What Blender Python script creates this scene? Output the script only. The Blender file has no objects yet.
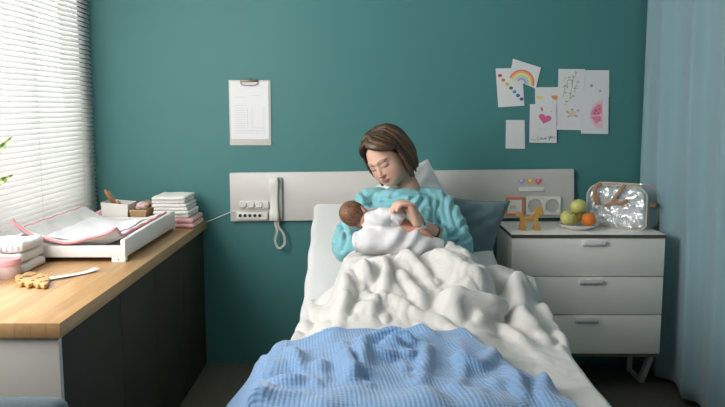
import bpy, bmesh, math, random
import numpy as np
from mathutils import Vector, Matrix, Quaternion

PI = math.pi
random.seed(7)
SC = bpy.context.scene
COL = SC.collection

# ------------------------------------------------------------------ camera, world, light, exposure
F_PX = 750.0
CAM_LOC = Vector((0.0, -4.0, 1.40))
PITCH = math.radians(7.26)
YAW = math.radians(0.27)
cam_data = bpy.data.cameras.new('camera')
cam_data.sensor_width = 36.0
cam_data.lens = F_PX / 725.0 * 36.0
cam_data.clip_start = 0.05
cam = bpy.data.objects.new('camera', cam_data)
cam.location = CAM_LOC
cam.rotation_euler = (PI/2 - PITCH, 0, YAW)
COL.objects.link(cam)
SC.camera = cam

SC.view_settings.view_transform = 'Standard'
SC.view_settings.look = 'None'
SC.view_settings.gamma = 1.0
SC.view_settings.use_curve_mapping = False
SC.view_settings.exposure = 0.0
SC.cycles.use_denoising = True
SC.cycles.max_bounces = 8
SC.cycles.diffuse_bounces = 5

world = bpy.data.worlds.new('daylight')
SC.world = world
world.use_nodes = True
bgn = world.node_tree.nodes['Background']
bgn.inputs['Color'].default_value = (1.0, 0.98, 0.95, 1)
bgn.inputs['Strength'].default_value = 1.3

def area_light(name, loc, rot, sx, sy, power, color):
    d = bpy.data.lights.new(name, 'AREA')
    d.shape = 'RECTANGLE'; d.size = sx; d.size_y = sy
    d.energy = power; d.color = color
    o = bpy.data.objects.new(name, d)
    o.location = loc; o.rotation_euler = rot
    COL.objects.link(o)
    return o
# daylight outside the blinded window, and a lamp added in an unseen opening, aimed at the back wall
area_light('window_daylight_behind_blind', (-1.78, -0.70, 1.75), (0, -PI/2, 0), 1.9, 1.5, 26, (1.0, 0.98, 0.95))
area_light('window_daylight', (-1.56, -2.12, 1.85), (0, -PI/2, 0.62), 1.4, 1.0, 56, (1.0, 0.98, 0.95))

# ------------------------------------------------------------------ pixel rays (photograph frame 725 x 407) onto real planes
_R = cam.rotation_euler.to_matrix()
def ray(px, py):
    return _R @ Vector(((px - 362.5) / F_PX, (203.5 - py) / F_PX, -1.0))
def at_y(px, py, Y):
    d = ray(px, py); return CAM_LOC + d * ((Y - CAM_LOC.y) / d.y)
def at_z(px, py, Z):
    d = ray(px, py); return CAM_LOC + d * ((Z - CAM_LOC.z) / d.z)
def at_x(px, py, X):
    d = ray(px, py); return CAM_LOC + d * ((X - CAM_LOC.x) / d.x)

# ------------------------------------------------------------------ materials
def mat(name, color, rough=0.6, metal=0.0, spec=0.5, noise=None, bump=None, transmission=0.0, alpha=1.0, sheen=0.0, sss=0.0):
    """principled material; noise=(scale, amount) varies value, bump=(scale, strength) gives grain"""
    m = bpy.data.materials.new(name)
    m.use_nodes = True
    nt = m.node_tree; n = nt.nodes; l = nt.links
    p = n['Principled BSDF']
    p.inputs['Base Color'].default_value = (*color, 1)
    p.inputs['Roughness'].default_value = rough
    p.inputs['Metallic'].default_value = metal
    p.inputs['Specular IOR Level'].default_value = spec
    p.inputs['Transmission Weight'].default_value = transmission
    p.inputs['Alpha'].default_value = alpha
    p.inputs['Sheen Weight'].default_value = sheen
    if sss:
        p.inputs['Subsurface Weight'].default_value = sss
        p.inputs['Subsurface Radius'].default_value = (0.9, 0.35, 0.2)
        p.inputs['Subsurface Scale'].default_value = 0.012
    if noise or bump:
        tc = n.new('ShaderNodeTexCoord')
    if noise:
        nz = n.new('ShaderNodeTexNoise'); nz.inputs['Scale'].default_value = noise[0]
        nz.inputs['Detail'].default_value = 4
        l.new(tc.outputs['Object'], nz.inputs['Vector'])
        mx = n.new('ShaderNodeMix'); mx.data_type = 'RGBA'
        a = noise[1]
        mx.inputs[6].default_value = (*[max(0, c * (1 - a)) for c in color], 1)
        mx.inputs[7].default_value = (*[min(1, c * (1 + a)) for c in color], 1)
        l.new(nz.outputs['Fac'], mx.inputs[0])
        l.new(mx.outputs[2], p.inputs['Base Color'])
    if bump:
        bz = n.new('ShaderNodeTexNoise'); bz.inputs['Scale'].default_value = bump[0]
        bz.inputs['Detail'].default_value = 3
        l.new(tc.outputs['Object'], bz.inputs['Vector'])
        bp = n.new('ShaderNodeBump'); bp.inputs['Strength'].default_value = bump[1]
        bp.inputs['Distance'].default_value = 0.01
        l.new(bz.outputs['Fac'], bp.inputs['Height'])
        l.new(bp.outputs['Normal'], p.inputs['Normal'])
    return m

def wood_mat(name, c1, c2, scale=(1, 14, 14), rough=0.45, plank=None):
    m = mat(name, c1, rough)
    nt = m.node_tree; n = nt.nodes; l = nt.links; p = n['Principled BSDF']
    tc = n.new('ShaderNodeTexCoord'); mp = n.new('ShaderNodeMapping')
    mp.inputs['Scale'].default_value = scale
    l.new(tc.outputs['Object'], mp.inputs['Vector'])
    nz = n.new('ShaderNodeTexNoise'); nz.inputs['Scale'].default_value = 3; nz.inputs['Detail'].default_value = 6
    nz.inputs['Distortion'].default_value = 0.6
    l.new(mp.outputs['Vector'], nz.inputs['Vector'])
    cr = n.new('ShaderNodeValToRGB')
    cr.color_ramp.elements[0].color = (*c2, 1); cr.color_ramp.elements[0].position = 0.3
    cr.color_ramp.elements[1].color = (*c1, 1); cr.color_ramp.elements[1].position = 0.65
    l.new(nz.outputs['Fac'], cr.inputs['Fac'])
    out = cr.outputs['Color']
    if plank:
        bk = n.new('ShaderNodeTexBrick')
        mp2 = n.new('ShaderNodeMapping'); mp2.inputs['Rotation'].default_value = (0, 0, plank[3])
        l.new(tc.outputs['Object'], mp2.inputs['Vector']); l.new(mp2.outputs['Vector'], bk.inputs['Vector'])
        bk.inputs['Scale'].default_value = 1.0
        bk.inputs['Brick Width'].default_value = plank[0]; bk.inputs['Row Height'].default_value = plank[1]
        bk.inputs['Mortar Size'].default_value = plank[2]
        bk.inputs['Color1'].default_value = (1, 1, 1, 1); bk.inputs['Color2'].default_value = (0.82, 0.80, 0.78, 1)
        bk.inputs['Mortar'].default_value = (0.6, 0.55, 0.5, 1)
        mx = n.new('ShaderNodeMix'); mx.data_type = 'RGBA'; mx.blend_type = 'MULTIPLY'
        mx.inputs[0].default_value = 1.0
        l.new(out, mx.inputs[6]); l.new(bk.outputs['Color'], mx.inputs[7])
        out = mx.outputs[2]
    l.new(out, p.inputs['Base Color'])
    return m

M = {}
M['teal'] = mat('teal wall paint', (0.054, 0.205, 0.205), 0.55, noise=(1.2, 0.05), bump=(180, 0.05))
M['white_wall'] = mat('white wall paint', (0.72, 0.72, 0.70), 0.7)
M['ceiling'] = mat('ceiling white', (0.75, 0.75, 0.73), 0.8)
M['floor'] = wood_mat('grey vinyl floor', (0.15, 0.137, 0.105), (0.12, 0.11, 0.085), (8, 1, 8), 0.4)
M['dark_front'] = mat('dark graphite cabinet front', (0.034, 0.034, 0.026), 0.6, spec=0.2, noise=(2, 0.06))
M['cab_inner'] = mat('cabinet carcass black', (0.012, 0.012, 0.011), 0.6)
M['white_lam'] = mat('white laminate', (0.86, 0.84, 0.79), 0.35, noise=(3, 0.03))
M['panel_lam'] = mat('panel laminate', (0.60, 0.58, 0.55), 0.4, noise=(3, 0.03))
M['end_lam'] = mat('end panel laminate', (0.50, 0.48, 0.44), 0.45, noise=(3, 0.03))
M['white_paint'] = mat('white lacquer', (0.80, 0.80, 0.78), 0.35)
M['white_plastic'] = mat('white plastic', (0.78, 0.77, 0.73), 0.35)
M['grey_plastic'] = mat('grey plastic', (0.42, 0.42, 0.40), 0.4)
M['slat_end_shade'] = mat('painted slat end shade', (0.03, 0.035, 0.035), 0.7)  # near-black colour standing in for shade behind the slat ends
M['dark'] = mat('dark rubber', (0.02, 0.02, 0.02), 0.6)
M['edge_brown'] = mat('brown edge strip', (0.10, 0.085, 0.06), 0.5)
M['steel'] = mat('brushed steel', (0.55, 0.54, 0.52), 0.3, metal=1.0)
M['beech'] = wood_mat('oiled beech worktop', (0.52, 0.32, 0.15), (0.44, 0.255, 0.11), (14, 1.2, 14), 0.38, plank=(0.6, 0.045, 0.0006, PI/2))

# ------------------------------------------------------------------ mesh helpers
def add_box(bm, x0, x1, y0, y1, z0, z1, bevel=0.0, seg=2, mi=0):
    b2 = bmesh.new()
    vs = [b2.verts.new((x, y, z)) for z in (z0, z1) for y in (y0, y1) for x in (x0, x1)]
    for f in ((0, 2, 3, 1), (4, 5, 7, 6), (0, 1, 5, 4), (2, 6, 7, 3), (0, 4, 6, 2), (1, 3, 7, 5)):
        b2.faces.new([vs[i] for i in f])
    if bevel > 0:
        bmesh.ops.bevel(b2, geom=list(b2.edges), offset=bevel, segments=seg, profile=0.5, affect='EDGES', clamp_overlap=True)
    merge(bm, b2, mi)

def merge(bm, b2, mi=None, matrix=None):
    if matrix is not None:
        bmesh.ops.transform(b2, matrix=matrix, verts=b2.verts)
    mp = {}
    for v in b2.verts:
        mp[v] = bm.verts.new(v.co)
    for f in b2.faces:
        try:
            g = bm.faces.new([mp[v] for v in f.verts])
            g.material_index = f.material_index if mi is None else mi
        except ValueError:
            pass
    b2.free()

def smooth_path(pts, n=6):
    """Catmull-Rom through the points"""
    P = [Vector(p) for p in pts]
    if len(P) < 3: return P
    out = []
    Q = [P[0] * 2 - P[1]] + P + [P[-1] * 2 - P[-2]]
    for i in range(1, len(Q) - 2):
        for k in range(n):
            t = k / n
            a, b, c, d = Q[i-1], Q[i], Q[i+1], Q[i+2]
            out.append(0.5 * ((2*b) + (c - a)*t + (2*a - 5*b + 4*c - d)*t*t + (3*b - a - 3*c + d)*t**3))
    out.append(P[-1])
    return out

def add_tube(bm, pts, r, seg=10, closed=False, caps=True, flat=None, mi=0, up=None):
    """tube along pts; r number or list; flat=(w,h) multiplies the ring's two axes"""
    P = [Vector(p) for p in pts]
    n = len(P)
    R = r if hasattr(r, '__len__') else [r] * n
    fw, fh = flat or (1, 1)
    T = []
    for i in range(n):
        a = P[(i - 1) % n] if closed else P[max(i - 1, 0)]
        b = P[(i + 1) % n] if closed else P[min(i + 1, n - 1)]
        T.append((b - a).normalized())
    u = Vector(up) if up else (Vector((0, 0, 1)) if abs(T[0].z) < 0.9 else Vector((1, 0, 0)))
    u = (u - T[0] * u.dot(T[0])).normalized()
    rings = []
    for i in range(n):
        u = (u - T[i] * u.dot(T[i])).normalized()
        w = T[i].cross(u)
        rings.append([bm.verts.new(P[i] + (w * math.cos(2*PI*k/seg) * fw + u * math.sin(2*PI*k/seg) * fh) * R[i]) for k in range(seg)])
    m = n if closed else n - 1
    for i in range(m):
        A, B = rings[i], rings[(i + 1) % n]
        for k in range(seg):
            f = bm.faces.new((A[k], A[(k+1) % seg], B[(k+1) % seg], B[k])); f.material_index = mi
    if caps and not closed:
        f = bm.faces.new(rings[0][::-1]); f.material_index = mi
        f = bm.faces.new(rings[-1]); f.material_index = mi

def add_lathe(bm, prof, c=(0, 0, 0), seg=24, mi=0, closed_top=True, closed_bot=True):
    """prof = [(r, z)...] bottom to top about the z axis at c"""
    c = Vector(c)
    rings = []
    for r, z in prof:
        rings.append([bm.verts.new(c + Vector((r*math.cos(2*PI*k/seg), r*math.sin(2*PI*k/seg), z))) for k in range(seg)])
    for A, B in zip(rings, rings[1:]):
        for k in range(seg):
            f = bm.faces.new((A[k], A[(k+1) % seg], B[(k+1) % seg], B[k])); f.material_index = mi
    if closed_bot:
        f = bm.faces.new(rings[0][::-1]); f.material_index = mi
    if closed_top:
        f = bm.faces.new(rings[-1]); f.material_index = mi

def add_prism(bm, poly, d0, d1, axis='y', bevel=0.0, seg=2, mi=0):
    """extrude a 2-D outline; axis is the extrusion axis; poly in the other two axes (x,z) / (x,y) / (y,z)"""
    b2 = bmesh.new()
    def co(p, d):
        if axis == 'y': return (p[0], d, p[1])
        if axis == 'z': return (p[0], p[1], d)
        return (d, p[0], p[1])
    A = [b2.verts.new(co(p, d0)) for p in poly]
    B = [b2.verts.new(co(p, d1)) for p in poly]
    n = len(poly)
    b2.faces.new(A); b2.faces.new(B[::-1])
    for i in range(n):
        b2.faces.new((A[i], B[i], B[(i+1) % n], A[(i+1) % n]))
    bmesh.ops.recalc_face_normals(b2, faces=b2.faces)
    if bevel:
        es = [e for e in b2.edges if not (len(e.link_faces) == 2 and all(len(f.verts) == 4 for f in e.link_faces) and n > 8)]
        bmesh.ops.bevel(b2, geom=es, offset=bevel, segments=seg, profile=0.5, affect='EDGES', clamp_overlap=True)
    merge(bm, b2, mi)

def add_ell(bm, c, r, seg=20, rings=12, rot=None, mi=0):
    b2 = bmesh.new()
    bmesh.ops.create_uvsphere(b2, u_segments=seg, v_segments=rings, radius=1)
    mtx = Matrix.Translation(c) @ (rot.to_4x4() if rot else Matrix.Identity(4)) @ Matrix.Diagonal((*r, 1))
    merge(bm, b2, mi, mtx)

def wloc(o):
    v = Vector((0, 0, 0))
    while o is not None:
        v += Vector(o.location); o = o.parent
    return v

def obj(name, bm, mats, parent=None, smooth=True, world=True, angle=40, loc=None):
    """link the bmesh as ONE object; geometry given in world space is moved to the parent's origin"""
    bmesh.ops.recalc_face_normals(bm, faces=bm.faces)
    off = wloc(parent) if parent is not None else Vector(loc or (0, 0, 0))
    if world:
        bmesh.ops.translate(bm, vec=-off, verts=bm.verts)
    me = bpy.data.meshes.new(name)
    bm.to_mesh(me); bm.free()
    if not isinstance(mats, (list, tuple)): mats = [mats]
    for m in mats: me.materials.append(m)
    if smooth:
        for p in me.polygons: p.use_smooth = True
        try: me.set_sharp_from_angle(angle=math.radians(angle))
        except Exception: pass
    o = bpy.data.objects.new(name, me)
    COL.objects.link(o)
    if parent is not None: o.parent = parent
    elif loc is not None: o.location = loc
    return o

def thing(name, label, cat, loc=(0, 0, 0), group=None, rotz=0):
    o = bpy.data.objects.new(name, None)
    o.empty_display_size = 0.05
    COL.objects.link(o)
    o.location = loc; o.rotation_euler = (0, 0, rotz)
    return tag(o, label, cat, group)

def tag(o, label, cat, group=None):
    o['label'] = label; o['category'] = cat
    if group: o['group'] = group
    return o

def struct(name, bm, m, parent=None, smooth=False):
    o = obj(name, bm, m, parent, smooth=smooth)
    if parent is None: o['kind'] = 'structure'
    return o

def copy_tree(o, loc, label, group=None):
    c = o.copy(); COL.objects.link(c); c.location = loc
    c['label'] = label
    if group: c['group'] = group
    for ch in list(o.children):
        d = ch.copy(); COL.objects.link(d); d.parent = c
        for g in list(ch.children):
            e = g.copy(); COL.objects.link(e); e.parent = d
    return c

def quad(bm, pts, mi=0):
    f = bm.faces.new([bm.verts.new(p) for p in pts]); f.material_index = mi
    return f
# ================================================================== the setting
XL, XR, ZC = -1.47, 1.86, 2.65
YF = -5.2
W1 = (-1.34, -0.10, 0.86, 2.45)      # window behind the blind: y0, y1, z0, z1
W2 = (-2.95, -1.44, 0.92, 2.50)      # unseen second window, added to carry the main light
bm = bmesh.new(); add_box(bm, XL - 0.2, XR + 0.2, 0, 0.12, 0, ZC); struct('wall_back', bm, M['teal'])
bm = bmesh.new(); add_box(bm, XL - 0.3, XR + 0.3, YF, 0.12, -0.1, 0); struct('floor', bm, M['floor'])
bm = bmesh.new(); add_box(bm, XL - 0.3, XR + 0.3, YF, 0.12, ZC, ZC + 0.1); struct('ceiling', bm, M['ceiling'])
bm = bmesh.new(); add_box(bm, XR, XR + 0.12, YF, 0, 0, ZC); struct('wall_right', bm, M['white_wall'])
bm = bmesh.new(); add_box(bm, XL - 0.2, XR + 0.12, YF - 0.12, YF, 0, ZC); struct('wall_front', bm, M['white_wall'])
bm = bmesh.new()
x0, x1 = XL - 0.2, XL
for y0, y1, z0, z1 in ((YF, 0, 0, W1[2]), (YF, 0, W1[3], ZC), (W1[1], 0, W1[2], W1[3]), (W2[1], W1[0], W1[2], W1[3]), (YF, W2[0], W1[2], W1[3])):
    add_box(bm, x0, x1, y0, y1, z0, z1)
struct('wall_left', bm, M['white_wall'])
M['glass'] = mat('window glass', (1, 1, 1), 0.02, transmission=1.0, alpha=0.18)
for k, W in enumerate((W1, W2)):  # the second frame belongs to the added, unseen window
    bm = bmesh.new(); t = 0.05; xa, xb = XL - 0.14, XL - 0.08
    add_box(bm, xa, xb, W[0], W[1], W[2], W[2] + t); add_box(bm, xa, xb, W[0], W[1], W[3] - t, W[3])
    ym = (W[0] + W[1]) / 2
    for y in (W[0], ym - t/2, W[1] - t): add_box(bm, xa, xb, y, y + t, W[2] + t, W[3] - t)
    w = struct('window_%d' % (k + 1), bm, M['white_paint'])
    bm = bmesh.new(); add_box(bm, XL - 0.115, XL - 0.11, W[0] + t, W[1] - t, W[2] + t, W[3] - t)
    struct('pane', bm, M['glass'], w)
    bm = bmesh.new(); add_box(bm, XL - 0.08, XL - 0.001, W[0], W[1], W[2] - 0.001, W[2] + 0.012); struct('window_sill', bm, M['white_paint'], w)

bm = bmesh.new(); add_box(bm, XL, XL + 0.006, W1[1] - 0.0, -0.002, 0.83, 2.60); struct('shade_strip_1', bm, M['slat_end_shade'])  # dark strip added as painted shade between blind end and back wall

# ------------------------------------------------------------------ venetian blind
M['slat'] = mat('white blind slat', (0.86, 0.86, 0.86), 0.45)
nt = M['slat'].node_tree
tr = nt.nodes.new('ShaderNodeBsdfTranslucent'); tr.inputs['Color'].default_value = (0.9, 0.9, 0.88, 1)
mxs = nt.nodes.new('ShaderNodeMixShader'); mxs.inputs[0].default_value = 0.5
nt.links.new(nt.nodes['Principled BSDF'].outputs[0], mxs.inputs[1]); nt.links.new(tr.outputs[0], mxs.inputs[2])
nt.links.new(mxs.outputs[0], nt.nodes['Material Output'].inputs[0])
BX = -1.44; by0, by1 = -1.40, -0.035
blind = thing('venetian_blind', 'white horizontal slatted blind drawn down over the window', 'blind', (BX, (by0+by1)/2, 0.83))
bm = bmesh.new(); tilt = math.radians(58); n_s = 71; pitch = 0.0229; w = 0.0125
for i in range(n_s):
    zc = 0.86 + i * pitch
    prof = []
    for k in range(5):
        s = (k / 4 - 0.5) * 2
        bow = 0.0022 * (1 - s * s)
        dx = s * w * math.cos(tilt) + bow * math.sin(tilt); dz = -s * w * math.sin(tilt) + bow * math.cos(tilt)
        prof.append((BX + dx, zc + dz))
    a = [bm.verts.new((p[0], by0, p[1])) for p in prof]; b = [bm.verts.new((p[0], by1, p[1])) for p in prof]
    for k in range(4): bm.faces.new((a[k], a[k+1], b[k+1], b[k]))
sl = obj('slats', bm, M['slat'], blind)
md = sl.modifiers.new('thick', 'SOLIDIFY'); md.thickness = 0.0006
bm = bmesh.new(); add_box(bm, BX - 0.022, BX + 0.018, by0, by1, 2.49, 2.54, 0.003); obj('headrail', bm, M['white_paint'], blind)
bm = bmesh.new(); add_box(bm, BX - 0.013, BX + 0.013, by0, by1, 0.823, 0.842, 0.003); obj('bottom_rail', bm, M['white_paint'], blind)
for y in (-0.22, -0.72, -1.22):
    bm = bmesh.new()
    for dx in (-0.0125, 0.0125):
        add_tube(bm, [(BX + dx, y, 0.84), (BX + dx, y, 2.5)], 0.0008, 5)
    obj('ladder_cord', bm, M['white_plastic'], blind)

# ------------------------------------------------------------------ worktop and cabinets along the left wall
CX0, CX1 = XL, -0.860; CYF = -1.955; CT = 0.80
bm = bmesh.new(); add_box(bm, CX0 + 0.002, CX1, CYF, -0.003, CT - 0.045, CT, 0.003)
tag(obj('worktop', bm, M['beech'], loc=(CX0 + 0.3, -1.0, CT - 0.045)), 'pale beech worktop running along the window wall', 'worktop')
bm = bmesh.new(); add_box(bm, CX0 + 0.004, CX1 - 0.012, CYF + 0.012, CYF + 0.034, 0, CT - 0.046, 0.001)
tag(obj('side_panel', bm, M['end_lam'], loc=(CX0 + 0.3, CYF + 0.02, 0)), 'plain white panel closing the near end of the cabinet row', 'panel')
edges = [CYF + 0.036, -1.40, -0.97, -0.52, -0.03]
labs = ['dark graphite cabinet nearest the white end panel', 'dark graphite cabinet second from the white end panel',
        'dark graphite cabinet third from the white end panel', 'dark graphite cabinet at the far end, against the teal wall']
for k in range(4):
    y0, y1 = edges[k] + 0.001, edges[k+1] - 0.001
    t = thing('base_cabinet', labs[k], 'cabinet', ((CX0 + CX1) / 2, (y0 + y1) / 2, 0), 'dark cabinets under the worktop')
    bm = bmesh.new(); add_box(bm, CX0 + 0.006, CX1 - 0.036, y0, y1, 0.0, CT - 0.046); obj('body', bm, M['cab_inner'], t, smooth=False)
    bm = bmesh.new(); add_box(bm, CX1 - 0.034, CX1 - 0.014, y0 + 0.0015, y1 - 0.0015, 0.012, CT - 0.05, 0.0012); obj('door', bm, M['dark_front'], t)

# ------------------------------------------------------------------ partition curtain on the right
M['curtain'] = mat('blue grey curtain cloth', (0.225, 0.36, 0.405), 0.8, noise=(300, 0.05), bump=(400, 0.15), sheen=0.3)
def sstep_(a, b, x):
    t = min(1, max(0, (x - a)/(b - a))); return t*t*(3 - 2*t)
bm = bmesh.new()
ny, nz = 200, 40
g = []
for j in range(nz + 1):
    z = 0.035 + (2.5 - 0.035) * j / nz
    row = []
    for i in range(ny + 1):
        u = i / ny
        y = -0.06 - u * 3.0
        s = u * 3.0
        ph = s * 2 * PI / 0.30
        a = 0.034 + 0.012 * math.sin(s * 3.1 + 1.0)
        fl = (1 - z / 2.5)
        amp = (0.5 + 0.25*min(s, 1)) * a
        x = 1.470 - 0.030*sstep_(0.84, 1.0, z)*max(0, 1 - s/0.8) + 0.028*s + amp * math.sin(ph + 0.8 * math.sin(s * 2.3)) + 0.005 * math.sin(ph * 2.1 + z * 0.8) + 0.075 * fl * min(1, 0.2 + s*1.2) * (0.6 + 0.4 * math.sin(s * 4 + 1))
        y += 0.02 * math.cos(ph) * (1 + 0.4 * fl)
        row.append(bm.verts.new((x, y, z)))
    g.append(row)
for j in range(nz):
    for i in range(ny):
        bm.faces.new((g[j][i], g[j][i+1], g[j+1][i+1], g[j+1][i]))
ct = thing('partition_curtain', 'floor-length blue-grey curtain hanging along the right side', 'curtain', (1.54, -1.5, 0))
cu = obj('cloth', bm, M['curtain'], ct, angle=180)
md = cu.modifiers.new('thick', 'SOLIDIFY'); md.thickness = 0.0015
bm = bmesh.new(); add_box(bm, 1.515, 1.555, -3.2, -0.03, 2.53, 2.56, 0.003); add_box(bm, 1.53, 1.54, -3.2, -0.03, 2.50, 2.535)
for y in (-0.2, -1.6, -3.0): add_box(bm, 1.53, 1.54, y, y + 0.01, 2.56, ZC)
obj('track', bm, M['white_paint'], ct)

# ================================================================== chest of drawers
DX0, DX1, DY0, DY1, DZ0, DZ1 = 0.698, 1.437, -0.452, -0.034, 0.205, 0.80
chest = thing('chest_of_drawers', 'low white chest with three drawers standing right of the bed', 'chest of drawers', ((DX0+DX1)/2, (DY0+DY1)/2, 0))
bm = bmesh.new()
add_box(bm, DX0 + 0.004, DX0 + 0.02, DY0 + 0.02, DY1, DZ0, DZ1 - 0.018, 0.001)
add_box(bm, DX1 - 0.02, DX1 - 0.004, DY0 + 0.02, DY1, DZ0, DZ1 - 0.018, 0.001)
add_box(bm, DX0 + 0.02, DX1 - 0.02, DY1 - 0.01, DY1, DZ0, DZ1 - 0.018)
add_box(bm, DX0 + 0.02, DX1 - 0.02, DY0 + 0.02, DY1 - 0.01, DZ0, DZ0 + 0.016)
obj('body', bm, M['white_lam'], chest)
bm = bmesh.new(); add_box(bm, DX0, DX1, DY0, DY1, DZ1 - 0.003, DZ1, 0.001); add_box(bm, DX0, DX1, DY0, DY1, DZ1 - 0.018, DZ1 - 0.003, 0.0, mi=1)
obj('top', bm, [M['white_lam'], M['edge_brown']], chest)
bm = bmesh.new(); add_box(bm, DX0 + 0.004, DX1 - 0.004, DY0 + 0.004, DY0 + 0.022, DZ0 - 0.014, DZ0, 0.001); obj('bottom_rail', bm, M['edge_brown'], chest)
zs = [DZ0 + 0.002, DZ0 + 0.198, DZ0 + 0.388, DZ1 - 0.019]
hx = [at_y(587.5, 300, DY0).x, at_y(590, 300, DY0).x, at_y(591.5, 300, DY0).x]
for k in range(3):
    bm = bmesh.new(); add_box(bm, DX0 + 0.003, DX1 - 0.003, DY0 + 0.001, DY0 + 0.019, zs[k] + 0.002, zs[k+1] - 0.002, 0.0015)
    add_box(bm, DX0 + 0.03, DX1 - 0.03, DY0 + 0.019, DY1 - 0.02, zs[k] + 0.02, zs[k+1] - 0.03)
    d = obj('drawer', bm, M['white_lam'], chest)
    bm = bmesh.new(); x = hx[k]; zt = zs[k+1] - 0.010
    add_prism(bm, [(DY0 - 0.016, zt), (DY0 + 0.002, zt), (DY0 + 0.002, zt - 0.028), (DY0 - 0.003, zt - 0.028), (DY0 - 0.013, zt - 0.024), (DY0 - 0.016, zt - 0.016)], x - 0.055, x + 0.055, 'x', 0.001)
    obj('handle', bm, M['white_paint'], d)
for x0, nm in ((DX0 + 0.008, -1), (DX1 - 0.034, 1)):
    bm = bmesh.new()
    yf, yb = DY0 + 0.16, DY1 - 0.06
    add_prism(bm, [(DY0 + 0.03, DZ0 - 0.001), (DY0 + 0.065, DZ0 - 0.001), (yf + 0.035, 0.014), (yb - 0.02, 0.014), (yb - 0.02, DZ0 - 0.001), (yb, DZ0 - 0.001), (yb, 0.0), (yf, 0.0)], x0, x0 + 0.025, 'x', 0.001)
    obj('leg', bm, M['white_paint'], chest)

# ================================================================== head panel on the wall
PX0, PX1, PZ0, PZ1 = -0.734, 1.116, 0.812, 1.062
HP_ROT = 0.0
hp = thing('bed_head_panel', 'long white service panel fixed to the wall behind the bed', 'wall panel', (-0.734, -0.015, 0.806))
bm = bmesh.new()
pa, pb = at_y(229.5, 173, -0.03), at_y(574, 169, -0.03); pc, pd = at_y(574, 217.5, -0.03), at_y(230.5, 221.5, -0.03)
add_prism(bm, [(pa.x, pa.z), (pb.x, pb.z), (pc.x, pc.z), (pa.x, pd.z)], -0.03, -0.001, 'y', 0.002)
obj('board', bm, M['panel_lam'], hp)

# ================================================================== clipboard on the wall
M['paper'] = mat('white paper', (0.82, 0.82, 0.84), 0.8)
M['ink'] = mat('grey print', (0.60, 0.61, 0.63), 0.8)
ca, cb = at_y(228.3, 80, -0.012), at_y(271.3, 145.5, -0.012)
clip = thing('clipboard', 'white clipboard with a printed form hanging on the teal wall', 'clipboard', ((ca.x + cb.x)/2, -0.006, cb.z))
bm = bmesh.new(); add_box(bm, ca.x, cb.x, -0.007, -0.0005, cb.z, ca.z, 0.003); obj('board', bm, mat('board grey', (0.62, 0.61, 0.57), 0.5), clip)
bm = bmesh.new(); pw = 0.011; px0, px1, pz0, pz1 = ca.x + 0.008, cb.x - 0.012, cb.z + 0.034, ca.z - 0.008
add_box(bm, px0, px1, -0.009, -0.0071, pz0, pz1)
sh = obj('sheet', bm, M['paper'], clip, smooth=False)
bm = bmesh.new(); W = px1 - px0; H = pz1 - pz0
def pr(u0, u1, v0, v1): add_box(bm, px0 + u0*W, px0 + u1*W, -0.0094, -0.0089, pz1 - v1*H, pz1 - v0*H)
pr(.12, .40, .265, .272); pr(.58, .78, .24, .247); pr(.12, .34, .405, .413)
for v in np.linspace(.46, .80, 10): pr(.12, .40, v, v + .005)
for v in np.linspace(.44, .80, 11): pr(.56, .60, v, v + .006); pr(.84, .88, v + .01, v + .017)
pr(.44, .45, .46, .80); pr(.54, .545, .44, .80); pr(.90, .905, .44, .80); pr(.54, .905, .80, .806)
for v in (.845, .87, .895): pr(.12, .62, v, v + .006); pr(.64, .92, v, v + .006)
obj('printed_form', bm, M['ink'], sh, smooth=False)
xc = (ca.x + cb.x) / 2
bm = bmesh.new(); add_box(bm, xc - 0.048, xc + 0.048, -0.018, -0.007, ca.z - 0.010, ca.z + 0.001, 0.003)
add_tube(bm, smooth_path([(xc - 0.048, -0.016, ca.z - 0.012), (xc - 0.03, -0.017, ca.z - 0.026), (xc + 0.03, -0.017, ca.z - 0.026), (xc + 0.048, -0.016, ca.z - 0.012)]), 0.002, 6)
add_tube(bm, [(xc - 0.008, -0.008, ca.z), (xc - 0.006, -0.008, ca.z + 0.006), (xc + 0.006, -0.008, ca.z + 0.006), (xc + 0.008, -0.008, ca.z)], 0.0016, 6)
obj('metal_clip', bm, mat('bronze clip', (0.20, 0.15, 0.10), 0.35, metal=0.8), clip)
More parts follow.
